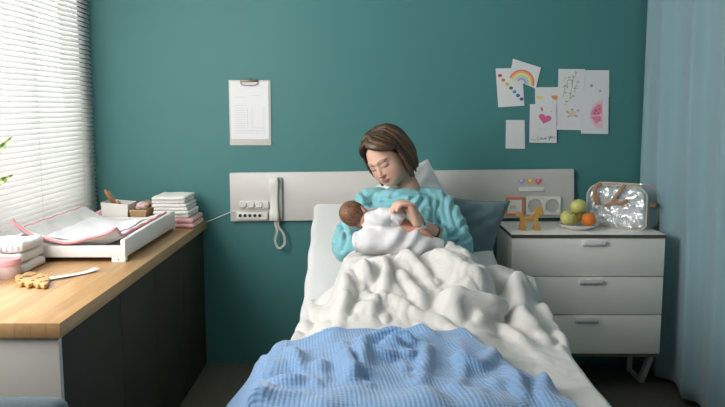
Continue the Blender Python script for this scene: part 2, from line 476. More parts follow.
# ================================================================== hospital bed
BX0, BX1, BYH, BYF, BZ = -0.275, 0.615, -0.09, -2.06, 0.565
HIP, HEADZ = -0.86, 0.90
M['sheet'] = mat('white cotton sheet', (0.74, 0.74, 0.73), 0.85, bump=(60, 0.15), sheen=0.2)
bed = thing('hospital_bed', 'bed with a white sheeted mattress raised at the head end', 'bed', ((BX0+BX1)/2, -1.1, 0))
def wavy(bm, amp, sc):
    for v in bm.verts:
        c = v.co
        k = math.sin(c.x*sc + 3*math.sin(c.y*sc*0.7)) * math.cos(c.y*sc*0.8 + c.z*9 + 2*math.sin(c.x*4))
        v.co.z += amp * k; v.co.x += amp * 0.8 * math.sin(c.y*sc*1.1 + c.z*14)
def mattress_bm():
    n = 48; prof = []
    ys = np.linspace(BYF, BYH, n)
    sl = (HEADZ - BZ) / (BYH - HIP)
    bm = bmesh.new(); rings = []
    for y in ys:
        s = max(0, y - HIP); e = 0.18
        zt = BZ + sl * (s if y > HIP + e else (max(0, y - HIP + e))**2 / (4*e))
        w0, w1, t = BX0, BX1, 0.15
        r = 0.035; ring = []
        for cx, cz, a0 in ((w1 - r, zt - r, 0), (w0 + r, zt - r, PI/2), (w0 + r, zt - t + r, PI), (w1 - r, zt - t + r, 1.5*PI)):
            for k in range(5):
                a = a0 + k * PI/8; ring.append((cx + r*math.cos(a), y, cz + r*math.sin(a)))
            if a0 in (0, PI):
                for q in np.linspace(0, 1, 14)[1:-1]:
                    ring.append((w1 - r + (w0 - w1 + 2*r)*(q if a0 == 0 else 1 - q), y, zt if a0 == 0 else zt - t))
        rings.append([bm.verts.new(p) for p in ring])
    m = len(rings[0])
    for A, B in zip(rings, rings[1:]):
        for k in range(m): bm.faces.new((A[k], A[(k+1)%m], B[(k+1)%m], B[k]))
    bm.faces.new(rings[0][::-1]); bm.faces.new(rings[-1])
    return bm
bm = mattress_bm(); wavy(bm, 0.004, 22)
mattress = obj('mattress', bm, M['sheet'], bed, angle=60)
bm = bmesh.new()
add_box(bm, BX0 + 0.03, BX1 - 0.03, BYF + 0.01, HIP, BZ - 0.21, BZ - 0.155, 0.01)
sl_ = (HEADZ - BZ) / (BYH - HIP)
add_prism(bm, [(HIP, BZ - 0.205), (BYH, HEADZ - 0.205), (BYH, HEADZ - 0.165), (HIP, BZ - 0.165)], BX0 + 0.03, BX1 - 0.03, 'x')
add_box(bm, BX0 + 0.08, BX1 - 0.08, BYF + 0.2, BYH - 0.02, 0.14, 0.20, 0.01)
obj('frame', bm, M['white_paint'], bed)
for ya, yb in ((-1.75, -1.3), (-0.4, -0.8)):
    bm = bmesh.new(); add_tube(bm, [(0.17, ya, 0.19), (0.17, yb, BZ - 0.2)], 0.03, 10); obj('lift_strut', bm, M['steel'], bed)
for x in (BX0 + 0.11, BX1 - 0.11):
    for y in (BYF + 0.28, BYH - 0.12):
        bm = bmesh.new(); add_lathe(bm, [(0.018, 0.10), (0.018, 0.15)], (x, y, 0)); add_tube(bm, [(x - 0.03, y, 0.06), (x - 0.03, y, 0.11), (x + 0.03, y, 0.11), (x + 0.03, y, 0.06)], 0.008, 8)
        c = obj('castor', bm, M['grey_plastic'], bed)
        bm = bmesh.new(); add_tube(bm, [(x - 0.02, y, 0.06), (x + 0.02, y, 0.06)], 0.06, 20); obj('wheel', bm, M['dark'], c)

# ------------------------------------------------------------------ cloth: a small position-based solver settles the covers on the bed and body
def sd_capsule(p, a, b, r0, r1):
    a = np.array(a); b = np.array(b); ab = b - a
    t = np.clip(((p - a) @ ab) / (ab @ ab), 0, 1)
    return np.linalg.norm(p - a - t[..., None] * ab, axis=-1) - (r0 + (r1 - r0) * t)
def sd_box(p, c, h, r):
    q = np.abs(p - np.array(c)) - (np.array(h) - r)
    return np.linalg.norm(np.maximum(q, 0), axis=-1) + np.minimum(q.max(-1), 0) - r
def smin(a, b, k):
    h = np.clip(0.5 + 0.5 * (b - a) / k, 0, 1)
    return b * (1 - h) + a * h - k * h * (1 - h)

def settle(P, dist, steps=90, iters=10, rest=1.0, bend=0.25, thick=0.012, grav=-4.0, damp=0.96, comp=1.0, friction=0.6):
    """P (nv,nu,3) start grid, dist(points)->(signed distance, normal)"""
    sh = (slice(None), slice(None))
    cons = []
    def add(s0, s1, w, onlycomp=False):
        L = np.linalg.norm(P[s1] - P[s0], axis=-1) * rest
        cons.append((s0, s1, L, w, onlycomp))
    A = slice(None)
    add((A, slice(0, -1)), (A, slice(1, None)), 1.0); add((slice(0, -1), A), (slice(1, None), A), 1.0)
    add((slice(0, -1), slice(0, -1)), (slice(1, None), slice(1, None)), 0.5); add((slice(0, -1), slice(1, None)), (slice(1, None), slice(0, -1)), 0.5)
    for q in (2, 4):
        add((A, slice(0, -q)), (A, slice(q, None)), bend, True); add((slice(0, -q), A), (slice(q, None), A), bend, True)
    V = np.zeros_like(P); dt = 1/40
    for st in range(steps):
        V[..., 2] += grav * dt
        V *= damp
        Q = P + V * dt
        for it in range(iters):
            for s0, s1, L, w, oc in cons:
                d = Q[s1] - Q[s0]
                n = np.linalg.norm(d, axis=-1) + 1e-9
                e = (n - L) / n
                if oc: e = np.minimum(e, 0)
                c = (0.25 * w * e)[..., None] * d
                Q[s0] += c; Q[s1] -= c
            if it % 3 == 2 or it == iters - 1:
                sd, nr = dist(Q)
                pen = np.maximum(thick - sd, 0)[..., None]
                Q = Q + nr * pen
                touch = (pen > 0)
                mv = Q - P
                Q = Q - np.where(touch, mv - (mv * nr).sum(-1, keepdims=True) * nr, 0) * (friction / 3)
        V = (Q - P) / dt
        P = Q
    return P

def with_normals(f, e=0.004):
    def g(p):
        d = f(p)
        n = np.stack([f(p + np.array(o)) - d for o in ((e, 0, 0), (0, e, 0), (0, 0, e))], -1)
        return d, n / (np.linalg.norm(n, axis=-1, keepdims=True) + 1e-9)
    return g

def ridges(X, Y, lines):
    """raise folds along polylines given in world x, y: (points, height, width)"""
    H = np.zeros_like(X)
    for pts, h, w in lines:
        q = np.array([(p.x, p.y) for p in smooth_path([Vector((a, b, 0)) for a, b in pts], 5)])
        best = np.full(X.shape, 1e9)
        tb = np.zeros_like(X)
        m = len(q) - 1
        for i in range(m):
            a, b = q[i], q[i+1]; ab = b - a; L2 = ab @ ab + 1e-12
            t = np.clip(((X - a[0]) * ab[0] + (Y - a[1]) * ab[1]) / L2, 0, 1)
            d = np.hypot(X - a[0] - t * ab[0], Y - a[1] - t * ab[1])
            k = d < best
            tb = np.where(k, (i + t) / m, tb); best = np.minimum(best, d)
        env = np.clip(np.minimum(tb, 1 - tb) * 5, 0.25, 1)
        H += h * env * np.exp(-(best / w) ** 1.5)
    return H

def on_surface(px, py, f, t0=1.2):
    """where the sight line of a photograph pixel meets the surface f"""
    d = ray(px, py).normalized(); t = t0
    for _ in range(80):
        p = CAM_LOC + d * t
        t += max(float(f(np.array([p[:]]))[0]) - 0.02, 0) * 0.9
    return CAM_LOC + d * t
def px_line(pts, f):
    return [tuple(on_surface(a, b, f)[:2]) for a, b in pts]

def sstep(a, b, x):
    t = np.clip((x - a) / (b - a), 0, 1); return t*t*(3 - 2*t)
def lap_height(x, y):
    """top of the lap and legs under the covers"""
    A = np.interp(y, [-2.1, -1.85, -1.5, -1.25, -1.1, -0.95, -0.80], [0.0, 0.020, 0.062, 0.150, 0.205, 0.225, 0.215])
    xl = np.interp(y, [-2.1, -1.5, -1.25, -0.95], [-0.20, -0.17, -0.14, -0.11])
    xr = np.interp(y, [-2.1, -1.5, -1.25, -0.95], [0.50, 0.46, 0.50, 0.46])
    S = sstep(xl - 0.07, xl + 0.09, x) * (1 - sstep(xr - 0.10, xr + 0.05, x))
    knee = 0.035 * np.exp(-((x - 0.38)/0.10)**2 - ((y + 1.12)/0.14)**2)
    bunch = 0.135 * np.exp(-((x - 0.60)/0.085)**2 - ((y + 1.03)/0.10)**2) + 0.06 * np.exp(-((x - 0.58)/0.10)**2 - ((y + 1.28)/0.14)**2)
    return BZ + A * S + knee + bunch
def bed_dist(p):
    d = sd_box(p, ((BX0+BX1)/2, (BYF+BYH)/2, BZ - 0.12), ((BX1-BX0)/2, (BYH-BYF)/2, 0.12), 0.04)
    inside = np.maximum(np.maximum(BX0 - p[..., 0], p[..., 0] - BX1 - 0.03), np.maximum(BYF - p[..., 1], p[..., 1] + 0.75))
    m = np.maximum((p[..., 2] - lap_height(p[..., 0], p[..., 1])) * 0.75, inside)
    return np.minimum(smin(d, m, 0.04), p[..., 2] - 0.005)

def top_height(X, Y, f, z1=1.2):
    """height of the surface f below z1, by marching down"""
    z = np.full(X.shape, z1)
    for _ in range(60):
        d = f(np.stack([X, Y, z], -1)); z = z - np.maximum(d, 0) * 0.8
        z = np.maximum(z, 0.01)
    return z

def billow(X, Y, ang, wl, amp, warp=0.6, seed=0.0):
    """long soft folds with rounded tops and tight valleys, running along direction ang"""
    c, d = math.cos(ang), math.sin(ang)
    s = -X*d + Y*c; t = X*c + Y*d
    ph = s/wl*PI + warp*np.sin(t*5.3/1 + seed) + 0.7*warp*np.sin(t*11 + s*6 + seed*2.1)
    a = 0.55 + 0.45*np.sin(t*6.5 + 2.0*np.sin(s*7 + seed) + seed*3.7)
    return amp*np.clip(a, 0, 1)*(np.abs(np.sin(ph)) - 0.35)

def crumple(X, Y, wl, amp, seed, stretch=1.0, ang=0.0):
    """soft pillowy crumples of cloth with creases between them"""
    r = np.random.RandomState(seed); c, d = math.cos(ang), math.sin(ang)
    s_, t_ = (X*c + Y*d)/stretch, -X*d + Y*c
    wx = s_ + 0.25*wl*np.sin(t_*2*PI/(wl*2.3) + r.uniform(0, 6)); wy = t_ + 0.25*wl*np.sin(s_*2*PI/(wl*2.7) + r.uniform(0, 6))
    n = np.zeros_like(X)
    for _ in range(7):
        a = r.uniform(0, PI); k = 2*PI/(wl*2)*r.uniform(.75, 1.3)
        n += np.sin((wx*math.cos(a) + wy*math.sin(a))*k + r.uniform(0, 2*PI))
    n = np.abs(n)/math.sqrt(3.5)
    return amp*(np.minimum(n, 1.6)**0.75 - 0.7)

rng = np.random.RandomState(5)
def fold_noise(U, V, amp, n, kmin, kmax, ang=None):
    h = np.zeros_like(U)
    for _ in range(n):
        a = rng.uniform(0, PI) if ang is None else ang + rng.normal(0, 0.35)
        k = rng.uniform(kmin, kmax); p = rng.uniform(0, 2*PI)
        h += np.sin((U*math.cos(a)+V*math.sin(a))*k + p + 1.2*np.sin((U*math.sin(a)-V*math.cos(a))*k*0.35 + p))
    return amp*h/math.sqrt(n)

def grid_mesh(name, P, m, uvscale=1.0, parent=None, thick=0.0, sub=1, origin=(0,0,0), uvP=None):
    nv, nu = P.shape[0]-1, P.shape[1]-1
    idx = lambda j, i: j*(nu+1)+i
    me = bpy.data.meshes.new(name)
    faces = [(idx(j,i), idx(j,i+1), idx(j+1,i+1), idx(j+1,i)) for j in range(nv) for i in range(nu)]
    me.from_pydata((P - np.array(origin)).reshape(-1,3).tolist(), [], faces)
    uv = me.uv_layers.new(name='UVMap')
    for p in me.polygons:
        for li in p.loop_indices:
            vi = me.loops[li].vertex_index
            uv.data[li].uv = ((vi % (nu+1))/nu*uvscale[0], (vi // (nu+1))/nv*uvscale[1])
    for p in me.polygons: p.use_smooth = True
    me.materials.append(m)
    o = bpy.data.objects.new(name, me); COL.objects.link(o); o.location = origin
    if thick:
        md = o.modifiers.new('thick', 'SOLIDIFY'); md.thickness = thick; md.offset = 0
    if sub:
        md = o.modifiers.new('sub', 'SUBSURF'); md.levels = sub; md.render_levels = sub
    return o

def smooth_grid(P, it, lam=0.5):
    for _ in range(it):
        Q = P.copy()
        Q[1:-1,1:-1] = (P[:-2,1:-1]+P[2:,1:-1]+P[1:-1,:-2]+P[1:-1,2:])/4
        P = P + lam*(Q-P)
    return P


import time as _t
_t0 = _t.time()
nu, nv = 156, 144
u = np.linspace(0, 1, nu+1); v = np.linspace(0, 1, nv+1); U, V = np.meshgrid(u, v)
XL0 = -0.15 - 0.115*np.clip(V*2.2, 0, 1)
X = XL0 + U*(0.98 - XL0); Y = -0.935 - V*1.25 - 0.16*U**2*(1-V)
H = top_height(np.clip(X, BX0 + 0.02, BX1 - 0.02), np.maximum(Y, BYF + 0.02), bed_dist)
over = np.maximum(X - (BX1 + 0.0), 0); oy = np.maximum(BYF - Y, 0)
Z = H + 0.02 - over * 0.95 - oy * 0.9
Y = np.where(oy > 0, BYF - 0.01 - oy * 0.3, Y)
Xs = np.where(over > 0, BX1 + 0.045 + over * (0.40 + 0.22*V), X + 0.045*np.clip((X-0.45)/0.16, 0, 1))
Z7 = 0.72
duvet_folds = [(px_line(q, bed_dist), h, w) for q, h, w in (
    ([(386,250),(384,285),(372,322)], .040, .026), ([(398,255),(428,282),(450,312)], .038, .024), ([(350,252),(344,288),(318,328)], .026, .026),
    ([(415,252),(450,268),(478,284),(497,300)], .045, .032), ([(492,292),(500,276),(516,270),(533,277),(529,296)], .050, .022),
    ([(522,306),(548,330),(582,378)], .045, .028), ([(468,325),(505,336),(548,372)], .042, .026), ([(405,312),(440,322),(482,348)], .028, .022),
    ([(446,300),(475,307),(500,312)], -.055, .020), ([(510,290),(512,300),(505,312)], -.05, .018), ([(410,268),(438,296),(460,320)], -.025, .016),
    ([(366,262),(360,295),(345,325)], -.025, .018), ([(500,316),(520,330),(548,352)], -.03, .02), ([(376,300),(400,306),(430,322)], .02, .016))]
Z = Z + ridges(X, Y, duvet_folds)*(1 - .75*sstep(.38, .52, V)) + (crumple(X, Y, 0.13, 0.030, 3, 2.8, -1.2) + crumple(X, Y, 0.065, 0.012, 8, 2.2, -0.7) + crumple(X, Y, 0.035, 0.005, 12, 1.8, -1.9))*(1 - 0.85*sstep(.34, .48, V))
P = np.stack([Xs, Y, Z], -1)
D = settle(P, with_normals(bed_dist), steps=6, iters=5, rest=1.0, thick=0.014, grav=-0.4)
# the covers give way under the wrapped baby and the arms resting on them
SWP = [at_y(353, 242, -1.00), at_y(380, 241, -1.00), at_y(412, 243, -.99), at_y(441, 249, -.96)]
SWR = [.050, .062, .056, .034]
press = [(SWP[i][:], SWP[i+1][:], SWR[i] + .014, SWR[i+1] + .014) for i in range(3)] + [((.40, -.80, .79), (.44, -.74, .86), .075, .075), ((-.08, -.84, .805), (-.06, -.76, .86), .075, .075)]
pd = with_normals(lambda p: np.min([sd_capsule(p, *c) for c in press], axis=0))
for _ in range(4):
    sd_, nr_ = pd(D)
    D = D + np.minimum(nr_*np.array((1, 1, 1)), np.array((9, 9, 0.1)))*np.maximum(.008 - sd_, 0)[..., None]
print('SIM duvet', _t.time()-_t0)
M['duvet'] = mat('white duvet cotton', (0.62, 0.61, 0.585), 0.85, bump=(24, 0.5), sheen=0.2)
dv = grid_mesh('duvet', smooth_grid(D, 1), M['duvet'], (1.2, 1.28), thick=0.02, sub=1, origin=(0.2, -1.4, 0.6))
tag(dv, 'rumpled white duvet over the lap and legs, hanging over the right side of the bed', 'duvet')

# the blanket lies over the duvet: its collider is the duvet's height map
hx0, hx1, hy0, hy1, hs = -0.9, 1.2, -2.7, -0.8, 0.010
gx = np.arange(hx0, hx1, hs); gy = np.arange(hy0, hy1, hs); GX, GY = np.meshgrid(gx, gy)
HM = top_height(GX, GY, bed_dist)
fine = np.stack([np.repeat(np.repeat(D[..., k], 3, 0), 3, 1) for k in range(3)], -1)
def up(A):
    nv_, nu_ = A.shape[:2]
    vv = np.linspace(0, nv_ - 1, nv_ * 4); uu = np.linspace(0, nu_ - 1, nu_ * 4)
    i = np.minimum(vv.astype(int), nv_ - 2); f = (vv - i)[:, None, None]
    B = A[i] * (1 - f) + A[i + 1] * f
    j = np.minimum(uu.astype(int), nu_ - 2); g = (uu - j)[None, :, None]
    return B[:, j] * (1 - g) + B[:, j + 1] * g
fine = up(D).reshape(-1, 3)
ix = ((fine[:, 0] - hx0) / hs).round().astype(int); iy = ((fine[:, 1] - hy0) / hs).round().astype(int)
ok = (ix >= 0) & (ix < len(gx)) & (iy >= 0) & (iy < len(gy))
np.maximum.at(HM, (iy[ok], ix[ok]), fine[ok, 2] + 0.012)
for _ in range(2):
    HM[1:-1, 1:-1] = np.maximum(HM[1:-1, 1:-1], (HM[:-2, 1:-1] + HM[2:, 1:-1] + HM[1:-1, :-2] + HM[1:-1, 2:]) / 4)
def hm_dist(p):
    fx = np.clip((p[..., 0] - hx0) / hs, 0, len(gx) - 2.001); fy = np.clip((p[..., 1] - hy0) / hs, 0, len(gy) - 2.001)
    i = fx.astype(int); j = fy.astype(int); a = fx - i; b = fy - j
    h00, h10, h01, h11 = HM[j, i], HM[j, i+1], HM[j+1, i], HM[j+1, i+1]
    h = h00*(1-a)*(1-b) + h10*a*(1-b) + h01*(1-a)*b + h11*a*b
    dx = ((h10 - h00)*(1-b) + (h11 - h01)*b) / hs; dy = ((h01 - h00)*(1-a) + (h11 - h10)*a) / hs
    n = np.stack([-dx, -dy, np.ones_like(h)], -1); ln = np.linalg.norm(n, axis=-1, keepdims=True)
    return (p[..., 2] - h) / ln[..., 0], n / ln
nu2, nv2 = 110, 90
u = np.linspace(0, 1, nu2+1); v = np.linspace(0, 1, nv2+1); U, V = np.meshgrid(u, v)
A_, B_, C_, D_ = (np.array(p) for p in ((-.52,-1.57), (.33,-1.57), (.70,-2.42), (-.55,-2.42)))
XY = ((1-U)*(1-V))[...,None]*A_ + (U*(1-V))[...,None]*B_ + (U*V)[...,None]*C_ + ((1-U)*V)[...,None]*D_
X, Y = XY[..., 0], XY[..., 1]
XI, YI = np.maximum(X, BX0 + 0.02), np.maximum(Y, BYF + 0.02)
q = hm_dist(np.stack([XI, YI, np.full(XI.shape, 2.0)], -1)); 
fx = ((XI - hx0) / hs).round().astype(int); fy = ((YI - hy0) / hs).round().astype(int)
HB = HM[fy, fx]
ox = np.maximum(BX0 + 0.0 - X, 0); oy = np.maximum(BYF - Y, 0)
Z = HB + 0.015 - 0.9 * ox - 0.9 * oy
Xs = np.where(ox > 0, BX0 - 0.02 - ox * 0.70, X); Ys = np.where(oy > 0, BYF - oy * 0.35, Y)
hm_only = lambda p: hm_dist(p)[0]
blanket_folds = [(px_line([(350,346),(385,337),(428,344)], hm_only), -.022, .010), (px_line([(372,353),(395,349),(415,352)], hm_only), -.024, .010), (px_line([(352,352),(364,378),(372,410)], hm_only), -.02, .012), (px_line([(285,338),(350,325),(405,324),(445,342)], hm_only), .020, .025), (px_line([(345,346),(385,341),(420,347)], hm_only), .030, .016),
    (px_line([(352,352),(390,357),(420,354)], hm_only), .026, .014), (px_line([(342,346),(356,378),(366,412)], hm_only), .034, .022), (px_line([(290,348),(302,368),(335,388)], hm_only), .020, .02),
    (px_line([(446,352),(480,368),(500,412)], hm_only), .024, .026), (px_line([(500,358),(535,380),(552,412)], hm_only), .030, .024), (px_line([(400,366),(420,385),(425,412)], hm_only), .022, .02),
    (px_line([(258,352),(262,376),(250,400)], hm_only), .02, .02), (px_line([(455,372),(462,390),(460,412)], hm_only), .02, .018)]
Z = Z + 1.3*ridges(X, Y, blanket_folds) + crumple(X, Y, 0.17, 0.027, 21, 2.2, -1.2)*sstep(0, .3, V) + crumple(X, Y, 0.08, 0.006, 22, 2.0, -0.3)
D2 = settle(np.stack([Xs, Ys, Z], -1), hm_dist, steps=6, iters=5, rest=1.0, thick=0.010, grav=-0.4)
print('SIM blanket', _t.time()-_t0)
M['blanket'] = mat('light blue waffle blanket', (0.18, 0.325, 0.55), 0.9, sheen=0.4)
nt = M['blanket'].node_tree; n = nt.nodes; l = nt.links
uvn = n.new('ShaderNodeUVMap'); mp = n.new('ShaderNodeMapping'); mp.inputs['Rotation'].default_value = (0, 0, 0.72)
l.new(uvn.outputs[0], mp.inputs[0])
sx = n.new('ShaderNodeSeparateXYZ'); l.new(mp.outputs[0], sx.inputs[0])
def mth(op, a, b=None):
    k = n.new('ShaderNodeMath'); k.operation = op
    for i, q in enumerate((a, b)):
        if q is None: continue
        if isinstance(q, (int, float)): k.inputs[i].default_value = q
        else: l.new(q, k.inputs[i])
    return k.outputs[0]
cell = 2*PI/0.018
wv = mth('MULTIPLY', mth('SINE', mth('MULTIPLY', sx.outputs[0], cell)), mth('SINE', mth('MULTIPLY', sx.outputs[1], cell)))
bp = n.new('ShaderNodeBump'); bp.inputs['Strength'].default_value = 0.38; bp.inputs['Distance'].default_value = 0.004
l.new(wv, bp.inputs['Height']); l.new(bp.outputs[0], n['Principled BSDF'].inputs['Normal'])
bl = grid_mesh('blanket', smooth_grid(D2, 1), M['blanket'], (1.1, 1.0), thick=0.012, sub=1, origin=(0.1, -1.9, 0.6))
tag(bl, 'light blue waffle-weave blanket folded across the foot of the bed', 'blanket')
# ================================================================== people
def elli(p, c, r, Rm=None):
    q = p - np.array(c)
    if Rm is not None: q = q @ Rm
    k = q / np.array(r); l = np.linalg.norm(k, axis=-1)
    return (l - 1) * min(r) * np.where(l > 1, 1.0, 1.0)
def smax(a, b, k): return -smin(-a, -b, k)

def star_mesh(f, c, nu, nv, rmax, R=Matrix.Identity(3), T=Vector((0, 0, 0)), scale=1.0):
    """closed mesh of the zero set of f seen from the inner point c, moved by R, T"""
    c = np.array(c); dirs = []
    for j in range(nv + 1):
        th = PI * j / nv
        for i in range(nu):
            a = 2 * PI * i / nu
            dirs.append((math.sin(th)*math.cos(a), math.cos(th), math.sin(th)*math.sin(a)))
    d = np.array(dirs); t = np.full(len(d), rmax)
    for _ in range(70):
        t = t - np.maximum(f(c + d * t[:, None]), 0) * 0.7
    pts = (c + d * t[:, None]) * scale
    bm = bmesh.new()
    vs = [bm.verts.new(R @ Vector(p) + T) for p in pts]
    for j in range(nv):
        for i in range(nu):
            q = [vs[j*nu+i], vs[j*nu+(i+1) % nu], vs[(j+1)*nu+(i+1) % nu], vs[(j+1)*nu+i]]
            bm.faces.new(q)
    bmesh.ops.remove_doubles(bm, verts=bm.verts, dist=1e-6)
    return bm

# head local axes: x = towards her left (right in the photo), y = forward out of the face, z = up
def head_sdf(p):
    px_ = np.abs(p[..., 0]); q = np.stack([px_, p[..., 1], p[..., 2]], -1)
    d = elli(q, (0, -.012, .028), (.074, .094, .078))
    d = smin(d, elli(q, (0, .030, -.025), (.060, .060, .080)), .03)
    d = smin(d, elli(q, (0, .052, -.082), (.030, .034, .028)), .03)
    d = smin(d, elli(q, (.030, .050, -.036), (.032, .034, .034)), .02)
    d = smin(d, elli(q, (.040, .015, -.065), (.022, .045, .030)), .025)
    d = smax(d, -elli(q, (.031, .106, .004), (.021, .022, .013)), .012)
    d = smin(d, elli(q, (.031, .076, .003), (.0165, .0135, .0125)), .004)
    d = smin(d, sd_capsule(q, (0, .084, .010), (0, .106, -.030), .0065, .0095), .010)
    d = smin(d, elli(q, (.010, .094, -.034), (.0075, .010, .007)), .006)
    d = smin(d, elli(q, (0, .088, -.0560), (.022, .012, .0050)), .004)
    d = smin(d, elli(q, (0, .087, -.0655), (.018, .0125, .0062)), .004)
    d = smin(d, elli(q, (.022, .080, .023), (.024, .012, .006)), .012)
    d = smin(d, elli(q, (.074, -.012, -.008), (.008, .018, .030)), .005)
    return d

def face_colors(L):
    """skin tint per vertex from head-local position: lips, brows, lash lines, blush"""
    base = np.array([0.70, 0.44, 0.33]); n = len(L)
    C = np.tile(base, (n, 1))
    ax = np.abs(L[:, 0]); y, z = L[:, 1], L[:, 2]
    def blend(w, c): 
        nonlocal C
        C = C * (1 - w[:, None]) + np.array(c) * w[:, None]
    front = y > 0.03
    blush = np.exp(-((ax - .042)/.022)**2 - ((z + .038)/.022)**2) * front * 0.55
    blend(blush, (0.64, 0.25, 0.19))
    nose = np.exp(-(ax/.014)**2 - ((z + .032)/.014)**2) * (y > .085) * 0.4
    blend(nose, (0.62, 0.26, 0.20))
    lid = np.exp(-((ax - .031)/.018)**2 - ((z - .008)/.010)**2) * front * 0.35
    blend(lid, (0.45, 0.22, 0.17))
    lips = np.clip(1.6 - ((ax/.0225)**2 + ((z + .0605 + 0.002*(ax/.02)**2)/.0115)**2)*1.3, 0, 1) * (y > .06)
    blend(lips * 0.85, (0.50, 0.135, 0.12))
    mouth = np.exp(-((z + .0603)/.0016)**2) * (ax < .021) * (y > .06)
    blend(mouth * 0.8, (0.20, 0.05, 0.05))
    zb = .0255 - .007 * np.clip((ax - .030)/.022, -1, 1)**2 + .002
    brow = np.exp(-((z - zb)/.0036)**2) * sstep(.009, .014, ax) * (1 - sstep(.046, .053, ax)) * front
    blend(brow * 0.75, (0.12, 0.065, 0.035))
    zl = -.0035 - .004 * (1 - ((ax - .031)/.017)**2)
    lash = np.exp(-((z - zl)/.0022)**2) * (np.abs(ax - .031) < .0175) * front
    blend(lash * 0.9, (0.045, 0.025, 0.02))
    return C

def skin_material(name):
    m = mat(name, (0.70, 0.44, 0.33), 0.5, sss=0.12, spec=0.35)
    nt = m.node_tree
    at = nt.nodes.new('ShaderNodeAttribute'); at.attribute_name = 'tint'
    nt.links.new(at.outputs['Color'], nt.nodes['Principled BSDF'].inputs['Base Color'])
    return m
M['skin'] = skin_material('skin')

def voxel_body(name, bm, m, voxel, parent, iters=3, lam=0.5, displace=None, keep=None):
    """weld overlapping closed pieces into one continuous surface"""
    me = bpy.data.meshes.new('tmp'); bmesh.ops.recalc_face_normals(bm, faces=bm.faces); bm.to_mesh(me); bm.free()
    o = bpy.data.objects.new('tmp', me); COL.objects.link(o)
    md = o.modifiers.new('r', 'REMESH'); md.mode = 'VOXEL'; md.voxel_size = voxel
    if iters:
        ms = o.modifiers.new('s', 'SMOOTH'); ms.iterations = iters; ms.factor = lam
    dg = bpy.context.evaluated_depsgraph_get(); dg.update()
    out = bpy.data.meshes.new_from_object(o.evaluated_get(dg), depsgraph=dg)
    bpy.data.objects.remove(o)
    out.name = name
    n = len(out.vertices)
    co = np.empty(n*3); out.vertices.foreach_get('co', co); co = co.reshape(-1, 3)
    if displace is not None:
        nr = np.empty(n*3); out.vertices.foreach_get('normal', nr); nr = nr.reshape(-1, 3)
        co = co + nr * displace(co)[:, None]
    W = co.copy()
    off = np.array(wloc(parent)[:])
    out.vertices.foreach_set('co', (co - off).ravel())
    out.update()
    out.materials.clear(); out.materials.append(m)
    for p in out.polygons: p.use_smooth = True
    r = bpy.data.objects.new(name, out); COL.objects.link(r); r.parent = parent
    return r, W

def set_tint(o, C):
    a = o.data.color_attributes.new('tint', 'FLOAT_COLOR', 'POINT')
    a.data.foreach_set('color', np.concatenate([C, np.ones((len(C), 1))], 1).astype(np.float32).ravel())

# ------------------------------------------------------------------ the woman
woman = thing('person', 'woman with a brown bob in a turquoise gown sitting up in bed', 'person', (0.16, -0.74, 0.60))
pitch, yaw, roll = math.radians(16), math.radians(36), math.radians(22)
Rh = Matrix.Rotation(-roll, 3, 'Y') @ Matrix.Rotation(PI - yaw, 3, 'Z') @ Matrix.Rotation(-pitch, 3, 'X')
HS = 1.07
eye_mid = at_y(378.5, 166.5, -0.655)
Hc = eye_mid - Rh @ Vector((0, .082, .004)) * HS
def hl(x, y, z): return Hc + Rh @ Vector((x, y, z)) * HS

body = star_mesh(head_sdf, (0, .01, -.01), 120, 96, .2, Rh, Hc, HS)
NB = Vector((0.195, -0.530, 1.000))
add_tube(body, smooth_path([hl(0, -.02, -.02), hl(0, -.02, -.075), NB + Vector((0, -.005, .03)), NB + Vector((0, .01, -.06))], 5), [.05]*6 + [.05, .05, .051, .053, .056, .060, .065, .07, .075, .08], 20)
torso = smooth_path([(.195, -.515, .985), (.18, -.545, .93), (.17, -.60, .84), (.165, -.68, .765), (.165, -.76, .735)], 5)
tw = np.interp(np.linspace(0, 1, len(torso)), [0, .2, .45, .7, 1], [.10, .165, .155, .140, .15])
add_tube(body, torso, list(tw), 24, flat=(1, .60), up=(0, -.7, .7))
SHL, SHR = Vector((.335, -.530, .960)), Vector((.005, -.530, .960))     # right-hand / left-hand in the photo
EL = Vector((.400, -.80, .80)); WR = at_y(417, 221, -1.0)
ER = Vector((-.080, -.84, .815)); WR2 = Vector((.10, -.965, .83))
def limb(bm, pts, rs, k=5, seg=16):
    P = smooth_path(pts, k); n = len(P)
    add_tube(bm, P, list(np.interp(np.linspace(0, 1, n), np.linspace(0, 1, len(rs)), rs)), seg)
limb(body, [NB + Vector((0, 0, -.04)), SHL, SHL.lerp(EL, .5), EL], [.052, .046, .036, .031])
limb(body, [NB + Vector((0, 0, -.04)), SHR, SHR.lerp(ER, .5), ER], [.052, .046, .036, .031])
limb(body, [SHL.lerp(EL, .9), EL, EL.lerp(WR, .35), EL.lerp(WR, .75), WR], [.028, .031, .031, .027, .024])
limb(body, [SHR.lerp(ER, .9), ER, ER.lerp(WR2, .4), WR2], [.030, .033, .033, .026])
